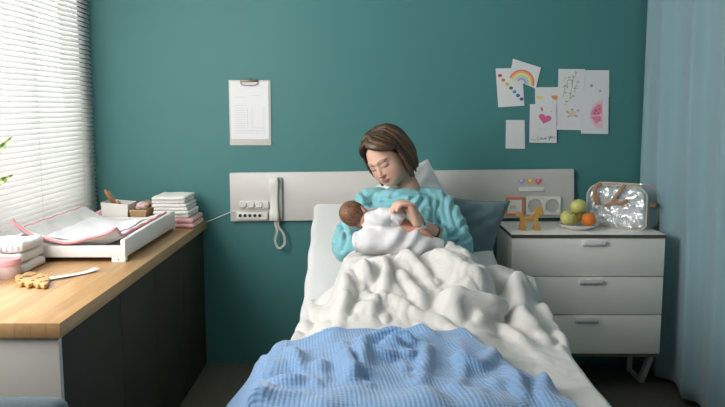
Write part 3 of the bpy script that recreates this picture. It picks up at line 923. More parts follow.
def hand(bm, W0, A, N, side=1, curl=(50, 110, 150), spread=0.0):
    """palm, four unequal fingers bent towards N and a thumb from the side of the palm; A = wrist to knuckles"""
    A = A.normalized(); N = (N - A * N.dot(A)).normalized(); S = A.cross(N) * side      # S points from little finger to index
    limb(bm, [W0 - A*.01, W0 + A*.03, W0 + A*.075], [.024, .026, .024], 4, 14)
    for k in (-1.2, -.4, .4, 1.2):
        limb(bm, [W0 + A*.015 + S*k*.012, W0 + A*.05 + S*k*.018, W0 + A*.088 + S*k*.0195], [.014, .0145, .0115], 4, 12)
    L = {1.2: (.040, .024, .020), .4: (.044, .028, .021), -.4: (.041, .026, .020), -1.2: (.033, .020, .018)}
    for k, ls in L.items():
        p = W0 + A*.086 + S*k*.0195; pts = [p]; a = 0
        for l_, c in zip(ls, curl):
            c = math.radians(c + 5*k); p = p + (A*math.cos(c) + N*math.sin(c)) * l_ + S*spread*k*l_; pts.append(p)
        limb(bm, pts, [.0098, .0092, .0082, .0068], 4, 10)
    t0 = W0 + A*.022 + S*.020; t1 = t0 + A*.030 + S*.022 + N*.016; t2 = t1 + A*.028 + S*.004 + N*.018; t3 = t2 + A*.020 - S*.006 + N*.014
    limb(bm, [W0 + A*.01, t0, t1, t2, t3], [.014, .0145, .0125, .0105, .008], 4, 10)
A_ = Vector((-.42, -.25, .85)); N_ = Vector((-.85, -.15, -.45))
hand(body, WR, A_, N_, side=-1, curl=(62, 105, 145))
hand(body, WR2, Vector((.95, -.15, .1)), Vector((0, .5, .85)), side=1, curl=(15, 35, 50))
for pts in (([(.10, -.78, .715), (.08, -1.20, .67), (.10, -1.60, .60), (.10, -1.68, .60), (.10, -1.74, .605)], ), ([(.23, -.78, .715), (.36, -1.15, .665), (.30, -1.55, .60), (.29, -1.63, .60), (.29, -1.69, .605)], )):
    limb(body, pts[0], [.066, .048, .022, .020, .014], 6)
bw, Wc = voxel_body('body', body, M['skin'], 0.0032, woman, 2, 0.5)
L = (Wc - np.array(Hc[:])) @ np.array(Rh) / HS
C = np.tile(np.array([0.70, 0.44, 0.33]), (len(L), 1))
k = np.linalg.norm(L, axis=1) < 0.135
C[k] = face_colors(L[k])
dh = np.linalg.norm(Wc - np.array((WR + A_.normalized()*.09)[:]), axis=1)
C = C * (1 - 0.5*np.exp(-(dh/.045)**2)[:, None]) + np.array([0.60, 0.29, 0.21]) * 0.5*np.exp(-(dh/.045)**2)[:, None]
set_tint(bw, C)

# hair: a cap under overlapping locks swept from a side parting
M['hair'] = mat('brown hair', (0.10, 0.055, 0.028), 0.42, spec=0.5)
nt = M['hair'].node_tree; n = nt.nodes; l = nt.links
at_ = n.new('ShaderNodeAttribute'); at_.attribute_name = 'tint'; l.new(at_.outputs['Color'], n['Principled BSDF'].inputs['Base Color'])
SCC = np.array((0, -.012, .027))
def scalp(phi, th, off):
    r = np.array((.076, .097, .080)) + off
    return SCC + r * np.array((math.sin(th)*math.sin(phi), math.sin(th)*math.cos(phi), math.cos(th)))
hb = bmesh.new(); hcol = []
def lock(pts, w, t, col, taper=0.35):
    P = [hl(*p) for p in smooth_path([Vector(q) for q in pts], 4)]
    n0 = len(hb.verts); m = len(P)
    # ring oriented with its flat side to the head
    cen = hl(*SCC); rings = []
    for i in range(m):
        T = (P[min(i+1, m-1)] - P[max(i-1, 0)]).normalized()
        O = (P[i] - cen); O = (O - T*O.dot(T)).normalized(); B = T.cross(O)
        s = i/(m-1); ww = w * (0.55 + 0.45*min(1, s*4)) * (1 if s < .6 else 1 - (1-taper)*((s-.6)/.4)**1.6)
        rings.append([hb.verts.new(P[i] + B*math.cos(2*PI*k/8)*ww + O*math.sin(2*PI*k/8)*t*(0.6+0.4*(1-s))) for k in range(8)])
    for A, B in zip(rings, rings[1:]):
        for k in range(8): hb.faces.new((A[k], A[(k+1)%8], B[(k+1)%8], B[k]))
    hb.faces.new(rings[0][::-1]); hb.faces.new(rings[-1])
    for ring in rings:
        for _ in ring: hcol.append(col)
hr = random.Random(11)
def hue():
    k = hr.random()
    a, b = np.array((.030, .016, .009)), np.array((.155, .085, .042))
    return a + (b - a) * k**1.5
PART = 0.38          # parting azimuth start on her left side
for layer, off in ((0, .004), (1, .012), (2, .018)):
    N_l = 58
    for i in range(N_l):
        phi = -PI + 2*PI*(i + 0.5*(layer % 2) + hr.uniform(-.2, .2))/N_l
        o = off + hr.uniform(-.002, .003)
        c0 = np.array(scalp(0.5, 0.30, o))      # parting point on top, a little to her left
        side = 1 if phi > 0.25 else -1
        pts = [tuple(c0 + np.array((0, -.05*abs(math.sin(phi/2)), 0)))]
        ap = abs(phi)
        if -1.25 < phi <= 0.30:        # swept over the forehead to her right
            g = (phi + 1.25)/1.55
            for th in np.linspace(0.55, 1.55, 6):
                e = (th - .55)/1.0
                ph = phi*(1-e) + (-1.30 - 0.15*(1-g))*e if th > .6 else phi
                ph = phi + (-1.38 - phi)*e**1.3
                bulge = .012*math.sin(PI*min(1, e*1.1))*(0.4 + g)
                pts.append(tuple(scalp(ph, th*(0.86 + 0.1*e), o + bulge)))
            e0 = pts[-1]; zl = -.085 - .03*hr.random()
            pts.append((e0[0] - .004, e0[1] + .002, (e0[2] + zl)/2)); pts.append((e0[0] + .006, e0[1] + .012, zl))
        elif 0.30 < phi < 1.25:        # her left, tucked back past the cheek
            g = (phi - .30)/.95
            for th in np.linspace(0.5, 1.5, 5):
                e = (th - .5)
                ph = phi + (1.42 - phi)*e**0.8
                pts.append(tuple(scalp(ph, th, o + .006*math.sin(PI*e))))
            e0 = pts[-1]; zl = -.098 - .018*hr.random()
            pts.append((e0[0] + .006, e0[1] - .004, (e0[2] + zl)/2)); pts.append((e0[0] - .004, e0[1] + .010, zl))
        else:
            for th in np.linspace(0.5, 1.5, 5): pts.append(tuple(scalp(phi, th, o + .006)))
            e0 = np.array(pts[-1]); zl = -.108 + .016*hr.random() + (.02 if ap > 2.4 else 0)
            dirn = np.array((math.sin(phi), math.cos(phi)))
            m1 = e0.copy(); m1[:2] += dirn*.006; m1[2] = (e0[2] + zl)/2
            m2 = e0.copy(); m2[:2] -= dirn*.014; m2[2] = zl
            pts += [tuple(m1), tuple(m2)]
        lock(pts, .0125 + .003*hr.random(), .006, hue())
hair = obj('hair', hb, M['hair'], woman, angle=180)
set_tint(hair, np.array(hcol))
bm = star_mesh(lambda p: smax(elli(p, (0, -.016, .028), (.078, .096, .082)), -elli(p, (0, .085, -.045), (.075, .062, .100)), .01), (0, -.03, .04), 40, 30, .2, Rh, Hc, HS)
cap = obj('scalp', bm, mat('dark hair underside', (.06, .034, .018), .6), hair)

# gown
M['gown'] = mat('turquoise cotton gown', (0.21, 0.49, 0.54), 0.85, bump=(16, 0.55), sheen=0.2)
gb = bmesh.new()
add_tube(gb, smooth_path([(.195, -.53, .985), (.185, -.56, .945), (.17, -.61, .84), (.165, -.68, .765), (.165, -.74, .73)], 5), list(np.interp(np.linspace(0, 1, 21), [0, .12, .25, .5, .75, 1], [.095, .15, .185, .18, .17, .165])), 28, flat=(1, .66), up=(0, -.7, .7))
limb(gb, [NB + Vector((-.02, 0, -.055)), SHL + Vector((-.05, 0, .012)), SHL + Vector((.004, -.02, -.005)), SHL.lerp(EL, .5) + Vector((.016, 0, 0)), EL + Vector((.004, .0, -.01)), EL.lerp(WR, .28), EL.lerp(WR, .56)], [.060, .062, .064, .062, .062, .056, .044], 6, 20)
limb(gb, [NB + Vector((.02, 0, -.055)), SHR + Vector((.05, 0, .012)), SHR + Vector((-.004, -.02, -.005)), SHR.lerp(ER, .5) + Vector((-.016, 0, 0)), ER + Vector((-.004, 0, -.01)), ER.lerp(WR2, .35)], [.060, .062, .064, .062, .062, .054], 6, 20)
limb(gb, [(.02, -.64, .90), (.12, -.70, .905), (.24, -.69, .90), (.32, -.62, .90)], [.05, .062, .062, .05], 5, 16)     # gathered cloth at the chest
def gown_folds(c):
    x, y, z = c[:, 0], c[:, 1], c[:, 2]
    def crease(ph): return np.abs(np.sin(ph))**0.8 - .55
    w1 = np.sin(x*11 + z*7 + 1); w2 = np.sin(z*13 - x*8 + y*5)
    h = .006*crease(z*20 + 2.6*w1 + y*13)*np.clip(.3 + .9*np.sin(x*17 + z*9), 0, 1) + .006*crease(x*30 - z*26 + 2.0*w2)*np.clip(.2 + .9*np.sin(z*23 + x*9 + 2), 0, 1)
    arm = sstep(.25, .34, x) + sstep(-.0, -.06, x)
    h = h*(1 - .4*arm) + arm*.0035*crease((z*.9 + y*.5 - x*.9)*27 + 2.2*np.sin(x*15 + y*12) + 1.5*w2)*np.clip(.5 + .8*np.sin(z*19 + y*14), 0, 1)
    bunch = np.exp(-((x - .10)/.10)**2 - ((z - .90)/.035)**2)
    return h*(1 - .4*bunch) + bunch*.009*np.sin(z*190 + x*12 + 2*np.sin(x*30))
GOWN_LINES = [[(392,197),(408,194.5),(426,194)], [(366,200),(385,196.5),(404,199)], [(364,205.5),(384,202.5),(399,204)], [(447,189),(444,205),(449,229)], [(440,198),(437,213),(441,229)],
    [(457,198),(452,214),(461,237)], [(464,224),(455,234),(449,237)], [(466,239),(456,243),(450,243)], [(424,199),(419,206),(414,214)], [(430,197),(433,210),(431,224)],
    [(350,190),(356,201),(364,209)], [(346,203),(343,220),(337,240)], [(360,189),(366,196),(376,199)], [(340,222),(346,236),(342,250)], [(415,195),(409,201),(400,205)], [(455,190),(460,203),(467,217)]]
GL3 = [[at_y(u, v, -.66) for u, v in ln] for ln in GOWN_LINES]
def gown_shape(c):
    """creases pulled into the cloth at the armpits, chest and elbows"""
    d = np.array([tuple(q) for q in (c - np.array(CAM_LOC[:]))]); fr = c[:, 1] < -.52
    h = gown_folds(c)
    t = (-.66 - CAM_LOC.y)/d[:, 1]; w = np.array(CAM_LOC[:]) + d*t[:, None]     # where the crease planes cut the front of the gown
    for ln in GL3:
        P_ = smooth_path(ln, 5); best = np.full(len(c), 9.0)
        for p, q in zip(P_, P_[1:]):
            ab = np.array((q.x - p.x, q.z - p.z)); r = w[:, (0, 2)] - np.array((p.x, p.z)); tt = np.clip((r @ ab)/(ab @ ab), 0, 1)
            best = np.minimum(best, np.linalg.norm(r - tt[:, None]*ab, axis=1))
        h = h - fr*.0105*np.exp(-(best/.008)**1.5) + fr*.004*np.exp(-((best - .020)/.009)**2)
    return h
gown, Wg = voxel_body('gown', gb, M['gown'], 0.004, woman, 3, 0.5, gown_shape)
# neckline band
bm = bmesh.new()
ring = []
for a in np.linspace(0, 2*PI, 28, endpoint=False):
    ring.append(NB + Vector((.098*math.cos(a) + .003, .062*math.sin(a) - .018, -.002 + .026*math.sin(a) + .022*abs(math.cos(a))**2)))
add_tube(bm, ring, .006, 8, closed=True)
obj('neckline', bm, M['gown'], gown)
# wristbands
def frame_rot_(xa, ya):
    xa = Vector(xa).normalized(); ya = Vector(ya).normalized(); za = xa.cross(ya)
    return Matrix((xa, ya, za)).transposed()
bm = bmesh.new()
ax_ = (WR - EL).normalized(); bc = WR - ax_*.022
def ringband(bm, c, ax, r, w, t=.0015):
    u = ax.orthogonal().normalized(); v = ax.cross(u)
    rs = []
    for s, rr in ((-w, r), (w, r), (w, r + t), (-w, r + t)):
        rs.append([bm.verts.new(c + ax*s + (u*math.cos(2*PI*k/24) + v*math.sin(2*PI*k/24))*rr) for k in range(24)])
    for a, b in ((0,1),(1,2),(2,3),(3,0)):
        for k in range(24): bm.faces.new((rs[a][k], rs[a][(k+1)%24], rs[b][(k+1)%24], rs[b][k]))
ringband(bm, bc, ax_, .0275, .011)
wb = obj('wristband', bm, mat('clear white band', (.75, .78, .76), .3), woman); wb['label'] = 'white hospital wristband'
bm = bmesh.new()
cn = (CAM_LOC + Vector((0, 0, .6)) - bc).normalized(); cn = (cn - ax_*cn.dot(ax_)).normalized()
add_ell(bm, bc + ax_*.004 + cn*.0285, (.010, .008, .0035), 16, 8, frame_rot_(ax_, cn.cross(ax_)))
t_ = obj('wristband_clasp', bm, mat('blue clasp', (.03, .25, .62), .35), wb)
bm = bmesh.new(); ringband(bm, EL.lerp(WR, .62), ax_, .0305, .003, .003); b2 = obj('bracelet', bm, mat('dark bracelet', (.06, .045, .05), .4), woman)

# ------------------------------------------------------------------ the baby
BH = at_y(355.5, 215.5, -0.945)
baby = thing('person', 'newborn baby wrapped in white cloth held against the woman in the turquoise gown', 'person', (BH.x, BH.y, BH.z - .06))
fb = Vector((.50, .86, -.05)).normalized(); ub = Vector((-.80, .05, .60)); ub = (ub - fb*ub.dot(fb)).normalized(); sb = fb.cross(ub)
Rb = Matrix((sb, fb, ub)).transposed()
def baby_sdf(p):
    q = np.stack([np.abs(p[..., 0]), p[..., 1], p[..., 2]], -1)
    d = elli(q, (0, -.006, .012), (.048, .060, .052))
    d = smin(d, elli(q, (0, .022, -.020), (.038, .034, .036)), .02)
    d = smin(d, elli(q, (.022, .030, -.022), (.020, .020, .020)), .012)
    d = smin(d, elli(q, (0, .052, -.014), (.008, .009, .007)), .008)
    d = smin(d, elli(q, (0, .044, -.032), (.012, .008, .005)), .005)
    d = smin(d, elli(q, (.047, -.002, -.012), (.006, .011, .017)), .003)
    d = smax(d, -elli(q, (.051, .002, -.013), (.004, .005, .009)), .003)
    return d
bb = star_mesh(baby_sdf, (0, 0, 0), 90, 70, .12, Rb, BH)
def bl_(x, y, z): return BH + Rb @ Vector((x, y, z))
Bt = [bl_(0, -.01, -.03), Vector((BH.x + .085, BH.y + .01, BH.z - .015)), Vector((BH.x + .15, BH.y + .01, BH.z - .04)), Vector((BH.x + .22, BH.y - .01, BH.z - .07))]
limb(bb, Bt, [.026, .045, .055, .045], 5)
MT = at_y(397, 215, -0.985)
limb(bb, [Bt[1] + Vector((.02, -.03, .02)), Bt[1].lerp(MT, .5) + Vector((0, -.02, .0)), MT], [.022, .019, .016], 4)
limb(bb, [Bt[1] + Vector((.02, .02, -.01)), Bt[1] + Vector((.05, .03, -.015)), Bt[1] + Vector((.09, .02, -.02))], [.022, .018, .014], 4)
for dy in (-.025, .025):
    limb(bb, [Bt[3] + Vector((-.02, dy, 0)), Bt[3] + Vector((.05, dy*1.2, .005)), Bt[3] + Vector((.09, dy, -.02))], [.030, .024, .016], 4)
M['baby_skin'] = M['skin']
bo, Wb = voxel_body('body', bb, M['skin'], 0.003, baby, 2, 0.5)
Lb = (Wb - np.array(BH[:])) @ np.array(Rb)
Cb = np.tile(np.array([0.60, 0.31, 0.225]), (len(Lb), 1))
set_tint(bo, Cb)
# fine flat baby hair hugging the skull
def bhair_sdf(p):
    d = elli(p, (0, -.008, .013), (.0505, .0615, .0550))
    cut = p[..., 1]*0.85 - p[..., 2]*0.45 - .022 + .5*np.maximum(np.abs(p[..., 0]) - .030, 0)
    cut2 = -p[..., 2] - .042
    ear = -elli(p, (.052, .004, -.012), (.02, .018, .022)); ear2 = -elli(p, (-.052, .004, -.012), (.02, .018, .022))
    return smax(smax(smax(smax(d, cut, .006), cut2, .008), ear, .004), ear2, .004)
bm = star_mesh(bhair_sdf, (0, -.015, .015), 90, 60, .12, Rb, BH)
M['baby_hair'] = mat('fine brown baby hair', (.17, .075, .035), .6)
nt = M['baby_hair'].node_tree; n = nt.nodes; l = nt.links
tc = n.new('ShaderNodeTexCoord'); mp = n.new('ShaderNodeMapping'); mp.inputs['Scale'].default_value = (60, 160, 160); l.new(tc.outputs['Object'], mp.inputs[0])
nz = n.new('ShaderNodeTexNoise'); nz.inputs['Scale'].default_value = 1; nz.inputs['Detail'].default_value = 3; nz.inputs['Distortion'].default_value = 1.5; l.new(mp.outputs[0], nz.inputs[0])
cr = n.new('ShaderNodeValToRGB'); cr.color_ramp.elements[0].color = (.075, .030, .014, 1); cr.color_ramp.elements[0].position = .35; cr.color_ramp.elements[1].color = (.30, .145, .075, 1); cr.color_ramp.elements[1].position = .7
l.new(nz.outputs[0], cr.inputs[0]); l.new(cr.outputs[0], n['Principled BSDF'].inputs['Base Color'])
bp = n.new('ShaderNodeBump'); bp.inputs['Strength'].default_value = .5; bp.inputs['Distance'].default_value = .003; l.new(nz.outputs[0], bp.inputs['Height']); l.new(bp.outputs[0], n['Principled BSDF'].inputs['Normal'])
obj('hair', bm, M['baby_hair'], baby, angle=180)
# swaddling cloth
M['muslin'] = mat('white muslin', (0.72, 0.72, 0.74), 0.85, bump=(90, 0.1), sheen=0.2)
sw = bmesh.new()
P0 = at_y(353, 242, -1.00); P1 = at_y(380, 241, -1.00); P2 = at_y(412, 243, -.99); P3 = at_y(441, 249, -.96)
limb(sw, [P0, P1, P2, P3], [.050, .062, .056, .034], 6, 22)
limb(sw, [at_y(366, 229, -.96), at_y(380, 219, -.965), at_y(396, 226, -.95)], [.034, .056, .046], 5, 18)
def sw_folds(c):
    x, y, z = c[:, 0], c[:, 1], c[:, 2]
    return .006*np.sin((z*.9 - x*.5)*75 + 3*np.sin(x*18)) + .004*np.sin(x*60 + z*45 + 2*np.sin(z*40))
voxel_body('swaddle', sw, M['muslin'], 0.005, baby, 3, 0.5, sw_folds)
mt = bmesh.new()
add_ell(mt, MT, (.038, .034, .036), 24, 16)
limb(mt, [MT + Vector((-.01, .01, -.02)), MT + Vector((-.015, .015, -.05))], [.028, .030], 4)
def mt_folds(c):
    q = c - np.array(MT[:]); return .003*np.sin(q[:, 2]*210 + 3*np.sin(q[:, 0]*70)) * (q[:, 2] < -.005) + .0015*np.sin(q[:, 0]*180)
mo, _ = voxel_body('mitten', mt, M['muslin'], 0.003, baby, 2, 0.5, mt_folds); mo['label'] = 'white mitten on the hand'
# ================================================================== pillows
def cushion(name, w, h, t, m, label, cat, loc, rot, pinch=0.12, group=None, seam=True, seed=0, wr=0.004, shear=0.0):
    """soft cushion: w along x, h along y, thickness t"""
    n = 36; bm = bmesh.new(); top, bot = {}, {}
    for j in range(n+1):
        for i in range(n+1):
            u, v = i/n*2 - 1, j/n*2 - 1
            k = (1 - abs(u)**2.6) * (1 - abs(v)**2.6)
            hgt = t/2 * max(k, 0)**0.45
            x = u*w/2*(1 - pinch*(1 - abs(u)**2)*0 - pinch*(1 - v*v)*0.25 * abs(u)); y = v*h/2*(1 - pinch*(1 - u*u)*0.25*abs(v))
            x += shear*y
            r = wr*(math.sin(u*9 + 3*math.sin(v*4 + seed)) + math.sin(v*11 + 2*math.sin(u*5 + seed*2)))*min(1, 4*max(k, 0))
            top[i, j] = bm.verts.new((x, y, hgt + r))
            bot[i, j] = top[i, j] if (i in (0, n) or j in (0, n)) else bm.verts.new((x, y, -hgt*0.8 + r))
    for j in range(n):
        for i in range(n):
            bm.faces.new((top[i,j], top[i+1,j], top[i+1,j+1], top[i,j+1]))
            try: bm.faces.new((bot[i,j+1], bot[i+1,j+1], bot[i+1,j], bot[i,j]))
            except ValueError: pass
    o = obj(name, bm, m, world=False, angle=180)
    o.matrix_world = Matrix.Translation(loc) @ rot.to_4x4()
    tag(o, label, cat, group)
    if seam:
        b = bmesh.new(); e = []
        for k in range(4*n):
            s, q = divmod(k, n)
            i, j = ((q, 0), (n, q), (n - q, n), (0, n - q))[s]
            u, v = i/n*2 - 1, j/n*2 - 1
            e.append((u*w/2*(1 - pinch*(1 - v*v)*0.25*abs(u)) + shear*v*h/2*(1 - pinch*(1 - u*u)*0.25*abs(v)), v*h/2*(1 - pinch*(1 - u*u)*0.25*abs(v)), 0))
        add_tube(b, e, 0.004, 6, closed=True)
        obj('piping', b, m, o, world=False, angle=180)
    return o
M['pillow'] = mat('white pillow case', (0.84, 0.84, 0.84), 0.85, bump=(50, .15), sheen=.2)
M['teal_cushion'] = mat('slate blue cushion', (0.12, 0.195, 0.215), 0.85, bump=(160, .15), sheen=.3)
def frame_rot(xa, ya):
    xa = Vector(xa).normalized(); ya = Vector(ya); ya = (ya - xa*ya.dot(xa)).normalized(); za = xa.cross(ya)
    return Matrix((xa, ya, za)).transposed()
_xa = Vector((.88, .08, .46)).normalized(); _pc = at_y(427, 161, -.25); _pr = frame_rot(_xa, (-.42, .35, .85))
cushion('pillow', .31, .27, .12, M['pillow'], 'white pillow propped behind the woman, one corner above her shoulder', 'pillow', _pc - _pr @ Vector((.150, .130, 0)), _pr, seed=1)
cushion('cushion', .32, .31, .12, M['teal_cushion'], 'slate blue cushion wedged between the woman and the chest of drawers', 'cushion', at_y(468, 229, -.42), frame_rot((1, .10, -.08), (.08, .40, .9)), pinch=.35, seed=2, wr=.003, shear=.33)

# ================================================================== service panel fittings
PY = -0.031
M['panel_white'] = mat('cream white plastic', (0.76, 0.75, 0.70), 0.35)
def pz(px, py, Y=PY): return at_y(px, py, Y)
# handset of the wall telephone with its cradle and coiled cord
a = pz(275.5, 197); ph = thing('wall_telephone', 'cream telephone handset on its cradle with a coiled cord below', 'telephone', (a.x, PY, a.z - .1))
t0, t1 = pz(270, 176.5), pz(280.5, 219.5)
bm = bmesh.new(); add_box(bm, t0.x + .004, t1.x + .012, PY - .022, PY, t1.z + .004, t0.z - .004, .006); obj('cradle', bm, M['grey_plastic'], ph)
bm = bmesh.new()
def hs(zf, d, w): return (zf, d, w)
prof = [(0, .040, .022), (.06, .056, .024), (.18, .054, .024), (.26, .040, .0215), (.5, .034, .020), (.74, .040, .0215), (.82, .054, .024), (.94, .056, .024), (1, .040, .022)]
cx = (t0.x + t1.x)/2 - .003; rings = []
for zf, d, w in prof:
    z = t1.z + (t0.z - t1.z)*zf
    rr = []
    for k in range(20):
        an = 2*PI*k/20; c_, s_ = math.cos(an), math.sin(an)
        rr.append(bm.verts.new((cx + w*abs(c_)**.5*(1 if c_ > 0 else -1), PY - .024 - d*.25 + d*.25*abs(s_)**.5*(1 if s_ > 0 else -1), z)))
    rings.append(rr)
for A, B in zip(rings, rings[1:]):
    for k in range(20): bm.faces.new((A[k], A[(k+1)%20], B[(k+1)%20], B[k]))
bm.faces.new(rings[0][::-1]); bm.faces.new(rings[-1])
obj('handset', bm, M['panel_white'], ph)
path = smooth_path([pz(276, 218, -.045), pz(275.5, 224, -.05), pz(277, 231, -.055), pz(275, 241, -.055), pz(279, 248.3, -.055), pz(284.5, 244, -.05), pz(283.5, 234, -.045), pz(278.5, 227, -.042), pz(277.8, 221, -.038)], 40)
cp = []
T = None
u_ = Vector((0, 1, 0))
for i, p in enumerate(path):
    tt = (path[min(i+1, len(path)-1)] - path[max(i-1, 0)]).normalized(); u_ = (u_ - tt*u_.dot(tt)).normalized(); w_ = tt.cross(u_)
    an = i*0.9; cp.append(p + (u_*math.cos(an) + w_*math.sin(an))*.0055)
bm = bmesh.new(); add_tube(bm, cp, .0026, 6); obj('coiled_cord', bm, M['panel_white'], ph, angle=180)
# push-button plate: three round dials
a, b = pz(240, 201), pz(269, 208.5)
sw_ = thing('dial_plate', 'cream control plate with three round dials left of the handset', 'switch', ((a.x+b.x)/2, PY, b.z))
bm = bmesh.new(); add_box(bm, a.x, b.x, PY - .016, PY, b.z, a.z + .002, .004); obj('plate', bm, M['panel_white'], sw_)
for px in (243.5, 251.5, 259.5):
    bm = bmesh.new(); c = pz(px, 204)
    bmx = bmesh.new(); add_lathe(bmx, [(.019, 0), (.019, .006), (.016, .010), (.012, .010), (.011, .008)], seg=24)
    merge(bm, bmx, 0, Matrix.Translation((c.x, PY - .016, c.z)) @ Matrix.Rotation(PI/2, 4, 'X'))
    add_box(bm, c.x - .002, c.x + .002, PY - .027, PY - .024, c.z - .010, c.z + .010)
    obj('dial', bm, M['white_plastic'], sw_)
a, b = pz(236.5, 212), pz(268, 219.5)
st = thing('socket_strip', 'cream strip with a row of dark sockets at the bottom left of the panel', 'socket', ((a.x+b.x)/2, PY, b.z))
bm = bmesh.new(); add_box(bm, a.x, b.x, PY - .014, PY, b.z, a.z, .004); obj('plate', bm, M['panel_white'], st)
for k in range(5):
    bm = bmesh.new(); x = a.x + .022 + k*.026; z = (a.z + b.z)/2 + .003
    bmx = bmesh.new(); add_lathe(bmx, [(.0085, 0), (.0085, .003), (.006, .003), (.006, .001)], seg=16)
    merge(bm, bmx, 0, Matrix.Translation((x, PY - .014, z)) @ Matrix.Rotation(PI/2, 4, 'X'))
    obj('socket', bm, M['dark'], st)
bm = bmesh.new(); add_tube(bm, smooth_path([pz(206, 222, -.02), pz(214, 219, -.02), pz(226, 214, -.03), pz(232, 211.5, -.033), pz(237, 211.5, -.035), pz(240, 213, -.046)], 5), .0025, 6)
tag(obj('cable', bm, M['panel_white'], loc=tuple(pz(226, 214, -.02))), 'thin pale cable running from behind the counter to the panel', 'cable')
# heart stickers on the panel
def heart(cx, cz, s, y0, y1, bm, mi=0):
    pts = []
    for k in range(28):
        t = 2*PI*k/28
        pts.append((cx + s*(16*math.sin(t)**3)/17, cz + s*(13*math.cos(t) - 5*math.cos(2*t) - 2*math.cos(3*t) - math.cos(4*t))/17))
    add_prism(bm, pts, y0, y1, 'y', mi=mi)
for px, nm, col in ((521.5, 'lilac', (.48, .40, .72)), (530, 'yellow', (.78, .45, .12)), (538.5, 'red', (.72, .13, .17))):
    c = pz(px, 181.3); bm = bmesh.new(); heart(c.x, c.z, .020, PY - .003, PY, bm)
    h = tag(obj('heart_sticker', bm, mat(nm + ' sticker', col, .4), loc=(c.x, PY, c.z)), '%s heart sticker in the row of three on the panel' % nm, 'sticker', 'heart stickers on the panel')
    bm = bmesh.new(); heart(c.x - .003, c.z + .004, .009, PY - .0045, PY - .003, bm); obj('highlight', bm, mat('pale ' + nm, tuple(min(1, v*1.4 + .15) for v in col), .4), h)
a, b = pz(518.5, 187), pz(544, 191.2)
bm = bmesh.new(); add_box(bm, a.x, b.x, PY - .010, PY, b.z, a.z, .002); tag(obj('label_holder', bm, M['panel_white'], loc=(a.x, PY, b.z)), 'blank cream label strip under the heart stickers', 'label holder')
# orange framed socket and two round sockets
M['orange_plastic'] = mat('coral orange plastic', (0.72, 0.24, 0.13), 0.4)
def square_socket(px0, py0, px1, py1, m_frame, name, label, rnd):
    a, b = pz(px0, py0), pz(px1, py1); x0, x1, z0, z1 = a.x, b.x, b.z, a.z; cx, cz = (x0+x1)/2, (z0+z1)/2
    t = thing(name, label, 'socket', (cx, PY, z0), 'square sockets on the panel')
    bm = bmesh.new(); w = .013
    for q in ((x0, x1, z1 - w, z1), (x0, x1, z0, z0 + w), (x1 - w, x1, z0 + w, z1 - w), (x0, x0 + w*(.5 if m_frame is M['orange_plastic'] else 1), z0 + w, z1 - w)): add_box(bm, q[0], q[1], PY - .013, PY, q[2], q[3], .002)
    obj('frame', bm, m_frame, t)
    bm = bmesh.new(); add_box(bm, x0 + .008, x1 - w, PY - .009, PY - .001, z0 + w, z1 - w); obj('plate', bm, M['white_plastic'], t)
    if rnd:
        bm = bmesh.new(); r = min(x1 - x0, z1 - z0)/2 - .012
        bmx = bmesh.new(); add_lathe(bmx, [(r + .003, 0), (r + .003, .004), (r, .004), (r - .003, .0005)], seg=32)
        merge(bm, bmx, 0, Matrix.Translation((cx, PY - .009, cz)) @ Matrix.Rotation(PI/2, 4, 'X'))
        obj('insert', bm, M['socket_grey'], t)
    else:
        bm = bmesh.new(); add_box(bm, x0 + .018, x0 + .050, PY - .0105, PY - .009, cz - .012, cz + .006, .001); obj('marking', bm, M['socket_mark'], t)
M['socket_grey'] = mat('socket grey', (.50, .50, .49), .4); M['socket_mark'] = mat('pale yellow mark', (.68, .58, .38), .5)
square_socket(506, 197, 523.5, 215.5, M['orange_plastic'], 'wall_socket', 'coral orange framed socket on the panel behind the wooden horse', False)
square_socket(526, 196.5, 543, 214.5, M['white_plastic'], 'wall_socket', 'white round-faced socket between the orange socket and the last white one', True)
square_socket(543.5, 196.5, 560, 214.5, M['white_plastic'], 'wall_socket', 'white round-faced socket nearest the right end of the panel', True)

# ================================================================== cards taped to the wall
CARD = 'picture cards on the teal wall'
M['card'] = mat('card white', (0.68, 0.69, 0.70), 0.75)
lay = [0]
def card(pts, label, y):
    q = [at_y(a, b, -y) for a, b in pts]
    c = sum(q, Vector())/4
    bm = bmesh.new(); add_prism(bm, [(p.x, p.z) for p in q], -y, -y + .0012, 'y')
    o = tag(obj('picture_card', bm, M['card'], smooth=False, loc=(c.x, -y, c.z)), label, 'picture', CARD)
    return o, y
def art(o, y, name, col, polys):
    """printed shapes on a card, outlines given in photograph pixels"""
    bm = bmesh.new(); k = len(o.children); y += .0005*k
    for pl in polys:
        q = [at_y(a, b, -y) for a, b in pl]
        add_prism(bm, [(p.x, p.z) for p in q], -y - .0005, -y + .0001, 'y')
    return obj(name, bm, mat(name + ' print', col, .8), o, smooth=False)
def disc(cx, cy, rx, ry=None, n=14, rot=0):
    ry = ry or rx; out = []
    for k in range(n):
        a = 2*PI*k/n; x, y = rx*math.cos(a), ry*math.sin(a)
        out.append((cx + x*math.cos(rot) - y*math.sin(rot), cy + x*math.sin(rot) + y*math.cos(rot)))
    return out
def arc(cx, cy, r0, r1, a0, a1, n=16, sx=1.0):
    o = [(cx + sx*r1*math.cos(a0 + (a1-a0)*k/n), cy - r1*math.sin(a0 + (a1-a0)*k/n)) for k in range(n+1)]
    return o + [(cx + sx*r0*math.cos(a1 + (a0-a1)*k/n), cy - r0*math.sin(a1 + (a0-a1)*k/n)) for k in range(n+1)]
def rotp(pl, cx, cy, a):
    c, s = math.cos(a), math.sin(a); return [(cx + (x-cx)*c - (y-cy)*s, cy + (x-cx)*s + (y-cy)*c) for x, y in pl]
